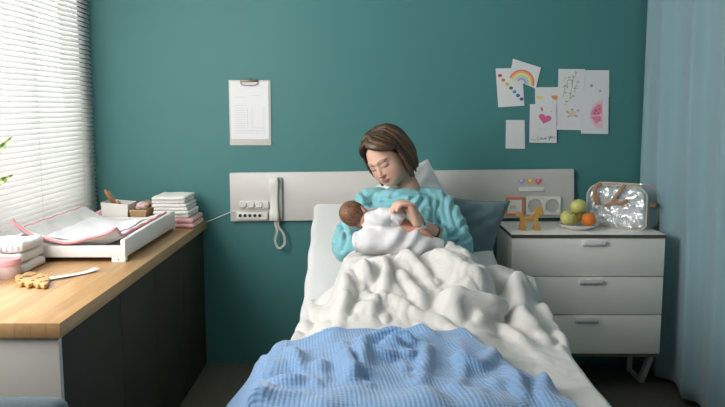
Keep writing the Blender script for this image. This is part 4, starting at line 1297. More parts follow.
# seven painted beads
o, y = card([(495.6, 68.4), (522, 68), (524.4, 105.6), (498.2, 107.3)], 'white card with a diagonal row of seven painted dots', .003)
for (cx, cy), (nm, col) in zip([(500, 75.6), (503.3, 80), (507.2, 84), (511, 88), (514.5, 91.8), (518, 95.5), (521.5, 99)],
        [('red_dot', (.55, .05, .09)), ('orange_dot', (.62, .25, .05)), ('yellow_dot', (.62, .50, .08)), ('green_dot', (.06, .20, .12)), ('blue_dot', (.08, .30, .62)), ('dark_blue_dot', (.06, .14, .42)), ('violet_dot', (.12, .10, .22))]):
    art(o, y, nm, col, [disc(cx, cy, 2.0, 1.7)])
# rainbow
o, y = card([(513, 58.7), (541, 67.5), (535.8, 88.7), (509.6, 77.6)], 'tilted white card with a painted rainbow', .006)
cx, cy, ra = 521.5, 82.5, .33
for r, nm, col in ((13.0, 'red_band', (.72, .22, .15)), (11.2, 'orange_band', (.80, .45, .16)), (9.4, 'yellow_band', (.80, .70, .30)), (7.6, 'green_band', (.48, .66, .45)), (6.0, 'blue_band', (.42, .60, .74)), (4.6, 'violet_band', (.38, .33, .56))):
    art(o, y, nm, col, [rotp(arc(cx, cy, r - 1.75, r, .05, PI - .05), cx, cy, ra)])
# citrus halves (partly behind)
o, y = card([(535, 87.3), (562, 87), (562.5, 122), (535.5, 122)], 'white card with orange and yellow fruit halves, behind the heart card', .003)
art(o, y, 'lemon_half', (.74, .60, .18), [arc(539.5, 96, 0, 3.4, PI, 2*PI, 10)]); art(o, y, 'orange_half', (.70, .28, .10), [arc(555.5, 95.5, 0, 4.2, PI, 2*PI, 10)])
# botanical
o, y = card([(558.5, 68.9), (585, 69.1), (583, 130.2), (556.8, 129.6)], 'tall white card with painted green sprigs and a rose', .0055)
rr = random.Random(3); leaf = []; leaf2 = []
for (x0, y0), (x1, y1) in (((566, 78), (574, 76)), ((571, 84), (577, 72)), ((564, 88), (568, 80)), ((570, 98), (573, 82)), ((563, 95), (566, 86)), ((574, 92), (577, 82)), ((566, 104), (572, 96))):
    st_ = [(x0 - .2, y0), (x0 + .2, y0), (x1 + .2, y1), (x1 - .2, y1)]; leaf.append(st_)
    for k in range(4):
        t = k/3; (leaf if k % 2 else leaf2).append(disc(x0 + (x1-x0)*t + rr.uniform(-1.6, 1.6), y0 + (y1-y0)*t + rr.uniform(-1, 1), 1.5, .65, 8, rr.uniform(0, PI)))
art(o, y, 'leaves', (.30, .38, .24), leaf); art(o, y, 'pale_leaves', (.48, .55, .36), leaf2)
art(o, y, 'rose', (.66, .52, .40), [disc(572, 113.5, 3.6, 3.0)]); art(o, y, 'rose_leaves', (.33, .40, .26), [disc(567.5, 112, 2, .9, 8, .6), disc(576, 116, 2, .9, 8, .4), disc(578, 110.5, 1.5, .8, 8, 2), disc(568.5, 116.5, 1.6, .8, 8, 2.4), disc(572, 109.6, 1.6, .8, 8, .1)])
# small flower tags card, upper right
o, y = card([(582.5, 70.2), (609.2, 70.2), (609.2, 97), (582.5, 97)], 'white card with a few small grey dots, above the pink wing card', .003)
art(o, y, 'grey_dot', (.36, .33, .33), [disc(591.5, 85.6, 1.7, 1.5)]); art(o, y, 'small_grey_dot', (.36, .33, .33), [disc(600, 91, 1.2, 1.1)]); art(o, y, 'pale_dots', (.6, .58, .58), [disc(594.7, 85.3, .9, .9), disc(597.2, 89.5, .6)])
# pink wing
o, y = card([(581.5, 95.5), (608.8, 95.3), (608.3, 134), (581, 133.6)], 'white card with a soft pink painted butterfly wing at its right edge', .0085)
art(o, y, 'pale_wing', (.76, .50, .56), [[(602.8, 99.5), (598, 101), (592.5, 106), (589.8, 112), (590, 118), (593, 124), (598, 128), (602.8, 128.6)]])
art(o, y, 'wing', (.70, .24, .36), [[(601.5, 104), (597.5, 104.5), (593, 109), (591, 114.5), (596, 115.5), (602, 113)], [(591.2, 116.5), (600.5, 116), (601.5, 120), (596, 124)]])
art(o, y, 'wing_spots', (.50, .08, .18), [disc(596, 110.5, 1.3, 1), disc(594.5, 113.4, .9), disc(598.5, 113.6, 1.0), disc(599.5, 109, .8)])
# heart with lettering
o, y = card([(530, 104.2), (556.3, 104), (556.8, 143), (529.3, 142.6)], 'white card with a pink heart and handwriting', .0085)
hp_ = []
for k in range(24):
    t = 2*PI*k/24; hp_.append((545 + 6.6*math.sin(t)**3, 118.6 - 5.4*(13*math.cos(t) - 5*math.cos(2*t) - 2*math.cos(3*t) - math.cos(4*t))/16))
art(o, y, 'pink_heart', (.66, .13, .26), [rotp(hp_, 545, 118, .25)])
art(o, y, 'small_hearts', (.64, .20, .30), [disc(541.5, 108.5, 1.6, 1.1, 10, .9), disc(542.2, 110.2, 1.0)]); art(o, y, 'green_dot', (.42, .45, .40), [disc(551, 111.5, .8)])
art(o, y, 'pale_marks', (.62, .60, .64), [disc(540.5, 129.5, 1.1, .8), disc(545, 129.7, 1.1, .8)])
# handwriting strokes
def stroke(o, y, pts, r, m, name, parent=None):
    P = [at_y(a, b, -y - .0004) for a, b in pts]
    bm = bmesh.new(); add_tube(bm, smooth_path(P, 5), r, 5); return bm
bm = bmesh.new()
for pts in ([(538, 136.8), (537.8, 140)], [(537.8, 140), (539.3, 139.8)], [(540.5, 139.6), (540.2, 138), (541.6, 138), (541.4, 139.7)], [(542.6, 138), (543.4, 139.6), (544.6, 137.6)], [(545.4, 138.7), (546.6, 138), (545.6, 137.5), (545.3, 139), (546.6, 139.2)],
            [(548.4, 136.8), (549, 138.4), (550.6, 136), (549, 141)], [(551, 138), (550.8, 136.8), (552.2, 136.6), (552, 138.2), (551, 138.2)], [(553.2, 136.4), (553.4, 138), (554.8, 137.6), (554.8, 135.8)]):
    P = [at_y(a, b, -y - .0004) for a, b in pts]; add_tube(bm, smooth_path(P, 4), .0012, 5)
obj('handwriting', bm, mat('dark ink', (.06, .07, .08), .7), o)
bm = bmesh.new()
for pts in ([(531.2, 140), (532.2, 138.6), (533.4, 140.2)], [(534, 139), (535, 140.4), (536.2, 138.8)]): add_tube(bm, smooth_path([at_y(a, b, -y - .0004) for a, b in pts], 4), .0014, 5)
obj('green_flourish', bm, mat('green ink', (.24, .38, .30), .7), o)
# small blank card
o, y = card([(506, 120), (524.6, 120), (525, 148.8), (505.6, 148.5)], 'small plain white card with a tiny mark, lowest on the left', .003)
bm = bmesh.new(); add_tube(bm, smooth_path([at_y(a, b, -y - .0004) for a, b in ((514, 137.3), (515.3, 136.4), (516, 137.4), (517.4, 136.6))], 4), .0009, 5); obj('tiny_mark', bm, M['ink'], o)

# ================================================================== on the chest of drawers
T = 0.80
# wooden horse
M['toy_wood'] = wood_mat('golden toy wood', (.60, .34, .10), (.50, .27, .07), (6, 6, 30), .5)
def pc(px, py, Y): v = at_y(px, py, Y); return (v.x, v.z)
Yh = -.335
hz = [(518.2, 224.8), (520.5, 216), (519.2, 211.5), (517.3, 212.8), (515.8, 210), (519, 206.4), (522.5, 208.6), (525, 212), (530, 211.8), (533.4, 208), (535.3, 203.4), (538.5, 200.6), (542.8, 202.4), (543.6, 208.5), (541, 211.5), (538.6, 211.8), (538.2, 216.5), (540.3, 223), (539.8, 225.3), (533.4, 225.3), (533, 222.8), (535.2, 219.3), (533.6, 216.2), (527.6, 216), (525.2, 219.2), (526.5, 223), (525.5, 225.2)]
poly = [pc(a, b, Yh) for a, b in hz]; zmin = min(p[1] for p in poly); poly = [(x, z - zmin + T) for x, z in poly]
bm = bmesh.new(); add_prism(bm, poly, Yh - .011, Yh + .011, 'y', .003)
hr_ = tag(obj('toy_horse', bm, M['toy_wood'], loc=(poly[0][0], Yh, T)), 'small golden wooden horse standing in front of the orange socket', 'toy')
# plate with fruit
pl_c = at_z(575.5, 227.5, T); pl_c = Vector((pl_c.x, -.285, T))
plate = thing('fruit_plate', 'shallow white plate holding apples and an orange', 'plate', tuple(pl_c))
bm = bmesh.new(); add_lathe(bm, [(.045, 0), (.060, .002), (.085, .014), (.099, .026), (.101, .028), (.098, .0275), (.083, .017), (.058, .006), (.02, .005)], pl_c, 48)
obj('dish', bm, mat('glazed white china', (.80, .79, .75), .2), plate)
M['apple'] = mat('yellow green apple', (.58, .56, .17), .3, noise=(30, .18))
M['orange'] = mat('orange peel', (.78, .20, .02), .4, bump=(260, .3), noise=(12, .12))
M['stem'] = mat('brown stem', (.08, .05, .025), .7)
def apple(label, c, r, rot):
    t = thing('apple', label, 'apple', c, 'apples on the plate')
    bm = bmesh.new(); prof = []
    for k in range(1, 24):
        a = PI*k/24
        rad = r*math.sin(a)*(1 + .05*math.cos(a)) ; z = -r*.93*math.cos(a)
        z -= .30*r*math.exp(-((math.sin(a))/.28)**2) * (1 if z > 0 else -.5)
        prof.append((rad, z))
    b2 = bmesh.new(); add_lathe(b2, prof, seg=32); merge(bm, b2, 0, Matrix.Translation(c) @ rot.to_4x4()); obj('flesh', bm, M['apple'], t, angle=180)
    bm = bmesh.new(); q = rot
    add_tube(bm, [Vector(c) + q @ Vector((0, 0, r*.55)), Vector(c) + q @ Vector((.003, 0, r*.8)), Vector(c) + q @ Vector((.008, 0, r*1.02))], .0015, 6); obj('stem', bm, M['stem'], t)
    return t
ra_ = .0405
A1 = Vector((pl_c.x - .050, pl_c.y - .005, T + .014 + ra_)); 
OR = Vector((pl_c.x + .048, pl_c.y - .018, T + .014 + .036))
A2 = at_y(578, 206.3, pl_c.y + .012)
apple('yellow-green apple lying at the left of the plate', A1, ra_, Matrix.Rotation(.5, 3, 'X') @ Matrix.Rotation(.4, 3, 'Y'))
A3 = Vector((pl_c.x - .002, pl_c.y + .040, T + .016 + .038))
apple('yellow-green apple piled on top of the other fruit', (A2.x, A2.y, T + .112), ra_, Matrix.Rotation(-.35, 3, 'Y') @ Matrix.Rotation(-.3, 3, 'X'))
apple('apple at the back of the plate, almost hidden by the rest of the fruit', A3, .036, Matrix.Rotation(.2, 3, 'X'))
o = thing('orange', 'bright orange fruit lying at the right of the plate', 'orange', tuple(OR))
bm = bmesh.new(); add_lathe(bm, [(.036*math.sin(PI*k/20), -.0345*math.cos(PI*k/20)) for k in range(1, 20)], OR, 32); obj('peel', bm, M['orange'], o, angle=180)
bm = bmesh.new(); add_lathe(bm, [(.004, .0335), (.003, .0358)], OR, 8); obj('navel', bm, M['stem'], o)

# clear bag with silver lining
BY = -.225
b0, b1 = at_y(590, 226, BY), at_y(658, 181, BY)
bag = thing('toiletry_bag', 'clear plastic bag with crumpled silver inside and tan straps', 'bag', ((b0.x + b1.x)/2, BY, T))
M['foil'] = mat('crumpled silver foil', (.86, .90, .93), .24, metal=.75)
nt = M['foil'].node_tree; n = nt.nodes; l = nt.links
tc = n.new('ShaderNodeTexCoord'); vz = n.new('ShaderNodeTexVoronoi'); vz.inputs['Scale'].default_value = 13; vz.feature = 'F1'
nz = n.new('ShaderNodeTexNoise'); nz.inputs['Scale'].default_value = 8; nz.inputs['Detail'].default_value = 3; nz.inputs['Distortion'].default_value = 2.0
l.new(tc.outputs['Object'], nz.inputs[0]); l.new(tc.outputs['Object'], vz.inputs['Vector'])
ad = n.new('ShaderNodeMath'); ad.operation = 'ADD'; l.new(nz.outputs[0], ad.inputs[0]); l.new(vz.outputs[0], ad.inputs[1])
bp = n.new('ShaderNodeBump'); bp.inputs['Strength'].default_value = 1.0; bp.inputs['Distance'].default_value = .02; l.new(ad.outputs[0], bp.inputs['Height']); l.new(bp.outputs[0], n['Principled BSDF'].inputs['Normal'])
def rrect(x0, x1, z0, z1, r0, r1, n=8):
    out = []
    for cx, cz, a0, r in ((x1 - r1, z1 - r1, 0, r1), (x0 + r1, z1 - r1, PI/2, r1), (x0 + r0, z0 + r0, PI, r0), (x1 - r0, z0 + r0, 1.5*PI, r0)):
        for k in range(n + 1): a = a0 + PI/2*k/n; out.append((cx + r*math.cos(a), cz + r*math.sin(a)))
    return out
fx1 = at_y(649, 226, BY - .06).x
W0, W1_ = at_y(589, 226, BY - .06).x + .022, fx1 + .012
ZT = T + .216
def foil_body():
    bm = bmesh.new(); b2 = bmesh.new()
    add_prism(b2, rrect(W0 + .012, W1_ - .012, T + .006, ZT - .014, .02, .05, 10), BY - .050, BY + .050, 'y')
    bmesh.ops.triangulate(b2, faces=b2.faces)
    merge(bm, b2); return bm
fb_ = foil_body(); me = bpy.data.meshes.new('t'); fb_.to_mesh(me); fb_.free(); o = bpy.data.objects.new('t', me); COL.objects.link(o)
md = o.modifiers.new('r', 'REMESH'); md.mode = 'VOXEL'; md.voxel_size = .0055
dg = bpy.context.evaluated_depsgraph_get(); dg.update(); out = bpy.data.meshes.new_from_object(o.evaluated_get(dg), depsgraph=dg); bpy.data.objects.remove(o)
nn = len(out.vertices); co = np.empty(nn*3); out.vertices.foreach_get('co', co); co = co.reshape(-1, 3); nr = np.empty(nn*3); out.vertices.foreach_get('normal', nr); nr = nr.reshape(-1, 3)
q = co*np.array((1, 1.3, 1)); crk = np.zeros(nn); rg = np.random.RandomState(9)
for k in range(10):
    dv_ = rg.normal(size=3); dv_ /= np.linalg.norm(dv_); crk += np.abs(np.sin(q @ dv_*rg.uniform(18, 55) + rg.uniform(0, 6) + 1.5*np.sin(q @ rg.normal(size=3)*14)))/10
co = co + nr*((crk - .62)*.050)[:, None]; co[:, 2] = np.maximum(co[:, 2], T + .004)
out.vertices.foreach_set('co', (co - np.array(wloc(bag)[:])).ravel()); out.update(); out.name = 'silver_lining'; out.materials.clear(); out.materials.append(M['foil'])
o = bpy.data.objects.new('silver_lining', out); COL.objects.link(o); o.parent = bag
M['clear'] = mat('clear vinyl', (.95, .98, 1.0), .06, alpha=.16, spec=.9)
bm = bmesh.new(); P = rrect(W0 - .004, W1_ + .030, T + .001, ZT, .03, .06, 10)
b2 = bmesh.new(); A = [b2.verts.new((x, BY - .062, z)) for x, z in rrect(W0, W1_ + .004, T + .001, ZT, .03, .06, 10)]; B = [b2.verts.new((x, BY + .066, z)) for x, z in P]
m_ = len(A); b2.faces.new(A[::-1]); b2.faces.new(B)
for k in range(m_): b2.faces.new((A[k], A[(k+1) % m_], B[(k+1) % m_], B[k]))
merge(bm, b2); obj('clear_shell', bm, M['clear'], bag)
M['tan_trim'] = mat('pale tan piping', (.55, .47, .38), .5)
for Yp, x1_, x0_ in ((BY - .062, W1_ + .004, W0), (BY + .066, W1_ + .030, W0 - .004)):
    bm = bmesh.new(); add_tube(bm, [(x, Yp, z) for x, z in rrect(x0_, x1_, T + .004, ZT, .03, .06, 10)], .004, 8, closed=True); obj('piping', bm, M['tan_trim'], bag)
bm = bmesh.new(); add_tube(bm, [(W0 + .05, BY, ZT + .002), (W1_ - .04, BY, ZT + .002)], .005, 8, flat=(1.6, .8)); z_ = obj('zip', bm, M['tan_trim'], bag)
bm = bmesh.new(); add_box(bm, W1_ - .05, W1_ - .025, BY - .004, BY + .004, ZT + .003, ZT + .010, .002); obj('zip_pull', bm, M['steel'], z_)
M['tan_leather'] = mat('tan leather', (.34, .19, .10), .5)
def strap(pts, w=.011, t=.0022):
    bm = bmesh.new(); P = smooth_path([at_y(a, b, Y) for a, b, Y in pts], 8); add_tube(bm, P, 1.0, 8, flat=(w, t), up=(0, -1, 0)); return bm
yf = BY - .072
obj('strap', strap([(609.8, 184, yf + .004), (606, 187.5, yf - .006), (604.6, 195, yf - .010), (606, 203, yf - .008), (607.5, 206.5, yf)]), M['tan_leather'], bag)
obj('strap', strap([(633, 184.5, yf + .004), (630.5, 190, yf - .006), (626, 196.5, yf - .010), (622.5, 202.5, yf - .012), (617, 205.5, yf - .010), (612.5, 206.5, yf - .004)], .0085), M['tan_leather'], bag)
bm = strap([(624, 203.5, yf - .012), (631, 203.5, yf - .008), (636.5, 199.5, yf)], .010); obj('strap', bm, M['tan_leather'], bag)
bm = bmesh.new(); e = at_y(652, 202, BY + .05); add_box(bm, W1_ + .010, W1_ + .034, BY - .02, BY + .05, e.z - .008, e.z + .008, .003); obj('side_tab', bm, M['tan_leather'], bag)

# turn the bag so that its right end faces the room
bag_piv = Vector(((W0 + W1_)/2 + .012, BY, T)); bq = Matrix.Translation(bag_piv) @ Matrix.Rotation(math.radians(-33), 4, 'Z') @ Matrix.Translation(-bag_piv)
bag.matrix_world = bq @ Matrix.Translation(bag.location)

# ================================================================== on the worktop
CTZ = 0.80
def on(px, py, z=CTZ): return at_z(px, py, z)
# changing tray
M['tray'] = mat('white lacquered board', (.78, .78, .76), .35)
c_fr = on(119, 262.5); c_br = on(183, 229)
ux = Vector((1, 0, 0)); uy = Vector((0, 1, 0))
TX1 = (c_fr.x + c_br.x)/2; TX0 = max(TX1 - .50, -1.412); TY0 = c_fr.y; TY1 = -.345
tray = thing('changing_tray', 'white raised baby changing tray on feet on the worktop', 'changing tray', ((TX0+TX1)/2, (TY0+TY1)/2, CTZ))
bm = bmesh.new(); add_box(bm, TX0 + .018, TX1 - .018, TY0 + .018, TY1 - .018, CTZ + .022, CTZ + .036); obj('base', bm, M['tray'], tray)
bm = bmesh.new()   # long side board rising to the far end
add_prism(bm, [(TY0, CTZ + .020), (TY1, CTZ + .020), (TY1, CTZ + .098), (TY0 + .45*(TY1-TY0), CTZ + .096), (TY0, CTZ + .090)], TX1 - .018, TX1, 'x', .002)
obj('side_board', bm, M['tray'], tray)
bm = bmesh.new(); add_prism(bm, [(TY0, CTZ + .020), (TY1, CTZ + .020), (TY1, CTZ + .098), (TY0 + .45*(TY1-TY0), CTZ + .096), (TY0, CTZ + .090)], TX0, TX0 + .018, 'x', .002); obj('side_board', bm, M['tray'], tray)
bm = bmesh.new(); add_box(bm, TX0 + .018, TX1 - .018, TY0, TY0 + .018, CTZ + .020, CTZ + .066, .002); obj('end_board', bm, M['tray'], tray)
bm = bmesh.new(); add_box(bm, TX0 + .018, TX1 - .018, TY1 - .018, TY1, CTZ + .020, CTZ + .066, .002); obj('end_board', bm, M['tray'], tray)
for x in (TX0, TX1 - .055):
    for yy in (TY0, TY1 - .03):
        bm = bmesh.new(); add_box(bm, x, x + .055, yy + .001, yy + .03, CTZ, CTZ + .0215, .002); ft = obj('foot', bm, M['tray'], tray)
        if yy == TY0 and x > TX0:
            b2 = bmesh.new(); bmx = bmesh.new(); add_lathe(bmx, [(.003, 0), (.003, .001)], seg=10); merge(b2, bmx, 0, Matrix.Translation((x + .027, yy + .001, CTZ + .012)) @ Matrix.Rotation(PI/2, 4, 'X')); obj('screw', b2, M['dark'], ft)
# quilted mat with pink piping lying in the tray, its edges turned up
M['mat_white'] = mat('white quilted cotton', (.78, .76, .75), .85, bump=(80, .2))
M['pink_trim'] = mat('pink trim', (.76, .33, .37), .7)
nx_, ny_ = 40, 50; Pm = np.zeros((ny_+1, nx_+1, 3))
for j in range(ny_+1):
    for i in range(nx_+1):
        u, v = i/nx_*2 - 1, j/ny_
        x = (TX0+TX1)/2 + u*(TX1-TX0 - .074)/2
        yy = TY0 - .004 + v*(TY1 - TY0 - .034)
        e = .050*abs(u)**2.4*(1.35 if u < 0 else .80) + .016*abs(u)*max(0, .12 - v)/.12
        e += .026*(1 - sstep(.02, .10, v)); Pm[j, i] = (x, yy, CTZ + .054 + e + .003*math.sin(x*40 + 2*math.sin(yy*22)))
mt_ = grid_mesh('changing_mat', Pm, M['mat_white'], (1, 1), thick=.016, sub=1, origin=((TX0+TX1)/2, (TY0+TY1)/2, CTZ + .03))
tag(mt_, 'white padded mat edged in pink lying in the changing tray', 'changing mat')
bm = bmesh.new(); loopP = [Pm[0, i] for i in range(nx_+1)] + [Pm[j, nx_] for j in range(1, ny_+1)] + [Pm[ny_, i] for i in range(nx_-1, -1, -1)] + [Pm[j, 0] for j in range(ny_-1, 0, -1)]
add_tube(bm, [Vector(p) for p in loopP], .0065, 8, closed=True); obj('piping', bm, M['pink_trim'], mt_, angle=180)
# absorbent sheet on the mat
Ps = np.zeros((21, 21, 3))
for j in range(21):
    for i in range(21):
        jj = .16 + .70*j/20; ii = .20 + .70*i/20
        fi, fj = ii*nx_, jj*ny_; i0, j0 = int(fi), int(fj)
        p = Pm[j0, i0]*(1-(fi-i0))*(1-(fj-j0)) + Pm[j0, i0+1]*(fi-i0)*(1-(fj-j0)) + Pm[j0+1, i0]*(1-(fi-i0))*(fj-j0) + Pm[j0+1, i0+1]*(fi-i0)*(fj-j0)
        Ps[j, i] = p + np.array((0, 0,   .0140 + .0012*math.sin(i*.7 + j*.5)))
sh_ = grid_mesh('changing_sheet', Ps, mat('white absorbent sheet', (.86, .86, .88), .8), (1, 1), thick=.003, sub=1, origin=tuple(Ps[0, 0]))
tag(sh_, 'smooth white disposable sheet spread on the changing mat', 'sheet')

# folded towels at the far end
M['towel_white'] = mat('white terry towel', (.80, .79, .76), .95, bump=(220, .35), sheen=.3)
M['towel_pink'] = mat('pink terry towel', (.72, .42, .43), .95, bump=(220, .35), sheen=.3)
def towel(x0, x1, y0, y1, z0, h, m, label, seed, name='folded_towel', cat='towel', grp='folded towels by the wall'):
    rg = random.Random(seed); bm = bmesh.new(); nl = 2; lh = h/nl
    t = thing(name, label, cat, ((x0+x1)/2, (y0+y1)/2, z0), grp)
    for k in range(nl):
        b2 = bmesh.new(); dx = [rg.uniform(-.006, .006) for _ in range(4)]
        add_box(b2, x0 + dx[0], x1 + dx[1], y0 + dx[2], y1 + dx[3], z0 + k*lh + .0003, z0 + (k+1)*lh - .0003, lh*.42, 3)
        bmesh.ops.subdivide_edges(b2, edges=[e for e in b2.edges if e.calc_length() > .08], cuts=6, use_grid_fill=True)
        for v in b2.verts: v.co.z += .0012*math.sin(v.co.x*60 + v.co.y*45 + seed)*(0 if v.co.z < z0 + .002 else 1)
        merge(bm, b2)
        obj('fold', bm, m, t, angle=180) ; bm = bmesh.new()
    return t
tb = on(180, 222); TW = (on(150, 222).x, on(206, 218).x)
y0_, y1_ = -.295, -.055
zt = CTZ + .001
towel(-1.092, -.866, y0_, y1_, zt, .050, M['towel_pink'], 'pink folded towel at the bottom of the pile by the wall', 1)
zz = zt + .051
for k, (dx0, dx1, h) in enumerate(((.022, -.026, .036), (.024, -.034, .034), (.020, -.036, .036))):
    towel(-1.092 + dx0, -.866 + dx1, y0_ + .01, y1_ - .005, zz, h, M['towel_white'], ('white folded towel resting directly on the pink one', 'white folded towel in the middle of the white ones', 'white folded towel topping the pile by the wall')[k], 5 + k)
    zz += h + .001
# white paper box with wooden brushes, and a wicker tray
M['box_white'] = mat('white card box', (.78, .76, .72), .7)
M['basket'] = wood_mat('pale wood basket', (.50, .33, .17), (.40, .25, .12), (20, 20, 60), .6)
bxc = on(114, 222.5); bxc = Vector((-1.375, -.27, CTZ))
def open_box(bm, x0, x1, y0, y1, z0, z1, t, flare=0.0):
    o_ = [(x0, y0), (x1, y0), (x1, y1), (x0, y1)]; f = flare
    O1 = [(x0 - f, y0 - f), (x1 + f, y0 - f), (x1 + f, y1 + f), (x0 - f, y1 + f)]
    i0 = [(x0 + t, y0 + t), (x1 - t, y0 + t), (x1 - t, y1 - t), (x0 + t, y1 - t)]; i1 = [(x0 - f + t, y0 - f + t), (x1 + f - t, y0 - f + t), (x1 + f - t, y1 + f - t), (x0 - f + t, y1 + f - t)]
    V = [[bm.verts.new((*p, z)) for p in ps] for ps, z in ((o_, z0), (O1, z1), (i1, z1), (i0, z0 + t))]
    bm.faces.new(V[0][::-1]); bm.faces.new(V[3])
    for A, B in zip(V, V[1:]):
        for k in range(4): bm.faces.new((A[k], A[(k+1)%4], B[(k+1)%4], B[k]))
pbx = [at_y(107, 222, -.27), at_y(131, 222, -.27)]
X0b, X1b = pbx[0].x, pbx[1].x
bm = bmesh.new(); open_box(bm, X0b, X1b, -.325, -.19, CTZ, CTZ + .125, .003, .006)
for v in bm.verts:
    if v.co.z > CTZ + .12 and v.co.x < (X0b + X1b)/2: v.co.z += .012
tag(obj('storage_box', bm, M['box_white'], smooth=False, loc=(X0b, -.265, CTZ)), 'open white box holding wooden brushes, near the blind', 'box')
def brush(p0, p1, label, r):
    p0, p1 = Vector(p0), Vector(p1); d = (p1 - p0)
    t = thing('wooden_brush', label, 'brush', tuple(p0), 'brushes in the white box')
    bm = bmesh.new(); add_tube(bm, [p0 + d*k/10 for k in range(11)], [r*q for q in (.5, .55, .5, .5, .55, .7, 1.0, 1.25, 1.3, 1.1, .6)], 12, flat=(1, .55)); obj('handle', bm, mat('reddish wood', (.42, .19, .07), .45), t, angle=180)
    bm = bmesh.new(); w = d.cross(Vector((0, -1, 0))).normalized(); n_ = d.cross(w).normalized()
    for a_ in np.linspace(.66, .93, 9):
        for b_ in (-.6, -.2, .2, .6):
            q = p0 + d*a_ + w*b_*r; add_tube(bm, [q, q + n_*.014], .0012, 4)
    b_ = obj('bristles', bm, mat('pale bristle', (.65, .55, .42), .9), t); b_['kind'] = 'stuff'
zb = CTZ + .006
brush((X1b - .015, -.23, zb), at_y(105, 190, -.285), 'reddish wooden brush leaning left out of the white box', .017)
brush((X1b - .02, -.26, zb + .002), at_y(118, 201, -.30), 'smaller wooden brush lower in the white box', .011)
pk = [at_y(136.5, 222, -.25), at_y(146, 222, -.25)]
bsk = thing('wooden_basket', 'pale wooden basket of baby things beside the white box', 'basket', (pk[0].x + .07, -.25, CTZ))
bm = bmesh.new(); open_box(bm, pk[0].x + .002, pk[1].x + .012, -.315, -.13, CTZ, CTZ + .095, .005, .012); obj('tub', bm, M['basket'], bsk)
bm = bmesh.new(); add_tube(bm, [(pk[0].x - .009, -.326, CTZ + .095), (pk[1].x + .023, -.326, CTZ + .095), (pk[1].x + .023, -.119, CTZ + .095), (pk[0].x - .009, -.119, CTZ + .095)], .005, 8, closed=True); obj('rim', bm, M['basket'], bsk)
M['soft_pink'] = mat('soft pink cotton', (.78, .52, .52), .9, bump=(120, .2))
def soft_lump(name, label, c, r, m, cat, seed, group=None):
    bm = bmesh.new(); bmesh.ops.create_icosphere(bm, subdivisions=4, radius=1)
    for v in bm.verts:
        q = v.co; k = 1 + .10*math.sin(q.x*5 + seed + 3*math.sin(q.z*3)) + .06*math.sin(q.y*9 + q.z*7 + seed*2)
        v.co = Vector(c) + Vector((q.x*r[0], q.y*r[1], q.z*r[2]))*k
    zmin = min(v.co.z for v in bm.verts)
    return tag(obj(name, bm, m, loc=tuple(c), angle=180), label, cat, group)
cz0 = CTZ + .055
soft_lump('cotton_bundle', 'pink and white bundle of cotton heaped in the wooden basket', (pk[0].x + .034, -.25, CTZ + .108), (.030, .05, .022), M['soft_pink'], 'bundle', 1)
soft_lump('cotton_bundle', 'tan bundle at the right side of the wooden basket', (pk[1].x - .006, -.185, CTZ + .112), (.026, .05, .018), mat('tan cotton', (.42, .27, .17), .9), 'bundle', 3)
# pink sponge by the blind
pp = at_y(96, 212, -.33)
soft_lump('bath_sponge', 'round pink sponge between the blind and the white box', (max(pp.x, -1.375), -.29, CTZ + .045), (.034, .045, .044), M['towel_pink'], 'sponge', 6)
# white nappies stacked at the left edge of the photo
M['nappy'] = mat('white nappy fabric', (.80, .80, .80), .9, bump=(90, .2))
NC = on(12, 272)
nx0, nx1 = max(on(0, 268).x - .06, -1.405), on(29, 272).x
zz = CTZ + .001; ny0 = on(20, 276).y + .02
for k in range(3):
    t = thing('folded_nappy', ('white folded nappy at the bottom of the stack beside the giraffe', 'white folded nappy in the middle of the stack beside the giraffe', 'white folded nappy topping the stack beside the giraffe')[k], 'nappy', ((nx0+nx1)/2, ny0 + .08, zz), 'stack of nappies at the left edge')
    h = .038; dx = (0, -.006, -.004)[k]
    bm = bmesh.new(); b2 = bmesh.new(); add_box(b2, nx0 + dx, nx1 + dx, ny0 + .004*k, ny0 + .20, zz, zz + h - .001, .014, 3)
    bmesh.ops.subdivide_edges(b2, edges=[e for e in b2.edges if e.calc_length() > .05], cuts=8, use_grid_fill=True)
    for v in b2.verts:
        if v.co.z > zz + .004: v.co.z += .003*math.sin(v.co.x*70 + k*2 + 2*math.sin(v.co.y*40)) - .002
        v.co.y += .003*math.sin(v.co.x*90 + k)
    merge(bm, b2); obj('padding', bm, M['nappy'], t, angle=180)
    bm = bmesh.new()
    for q in range(7):
        x = nx0 + dx + (nx1 - nx0)*(.12 + .76*q/6); add_tube(bm, smooth_path([(x, ny0 + .004*k - .001, zz + .008), (x + .006, ny0 + .004*k - .004, zz + .018), (x + .002, ny0 + .004*k - .001, zz + .029)], 3), .0035, 6)
    obj('frill', bm, M['nappy'], t, angle=180)
    zz += h
jar_c = on(2, 279); jar = thing('cream_jar', 'round pink-topped jar in front of the nappies at the left edge', 'jar', (jar_c.x, jar_c.y + .03, CTZ))
jr = .048; jp = (jar_c.x, jar_c.y + .035, CTZ)
bm = bmesh.new(); add_lathe(bm, [(jr*.95, 0), (jr, .004), (jr, .042), (jr*.97, .045)], jp, 32); obj('tub', bm, mat('pale pink plastic', (.74, .55, .54), .4), jar)
bm = bmesh.new(); add_lathe(bm, [(jr*1.03, .0455), (jr*1.03, .062), (jr*.98, .066)], jp, 32); obj('lid', bm, mat('pink lid', (.74, .36, .38), .4), jar)
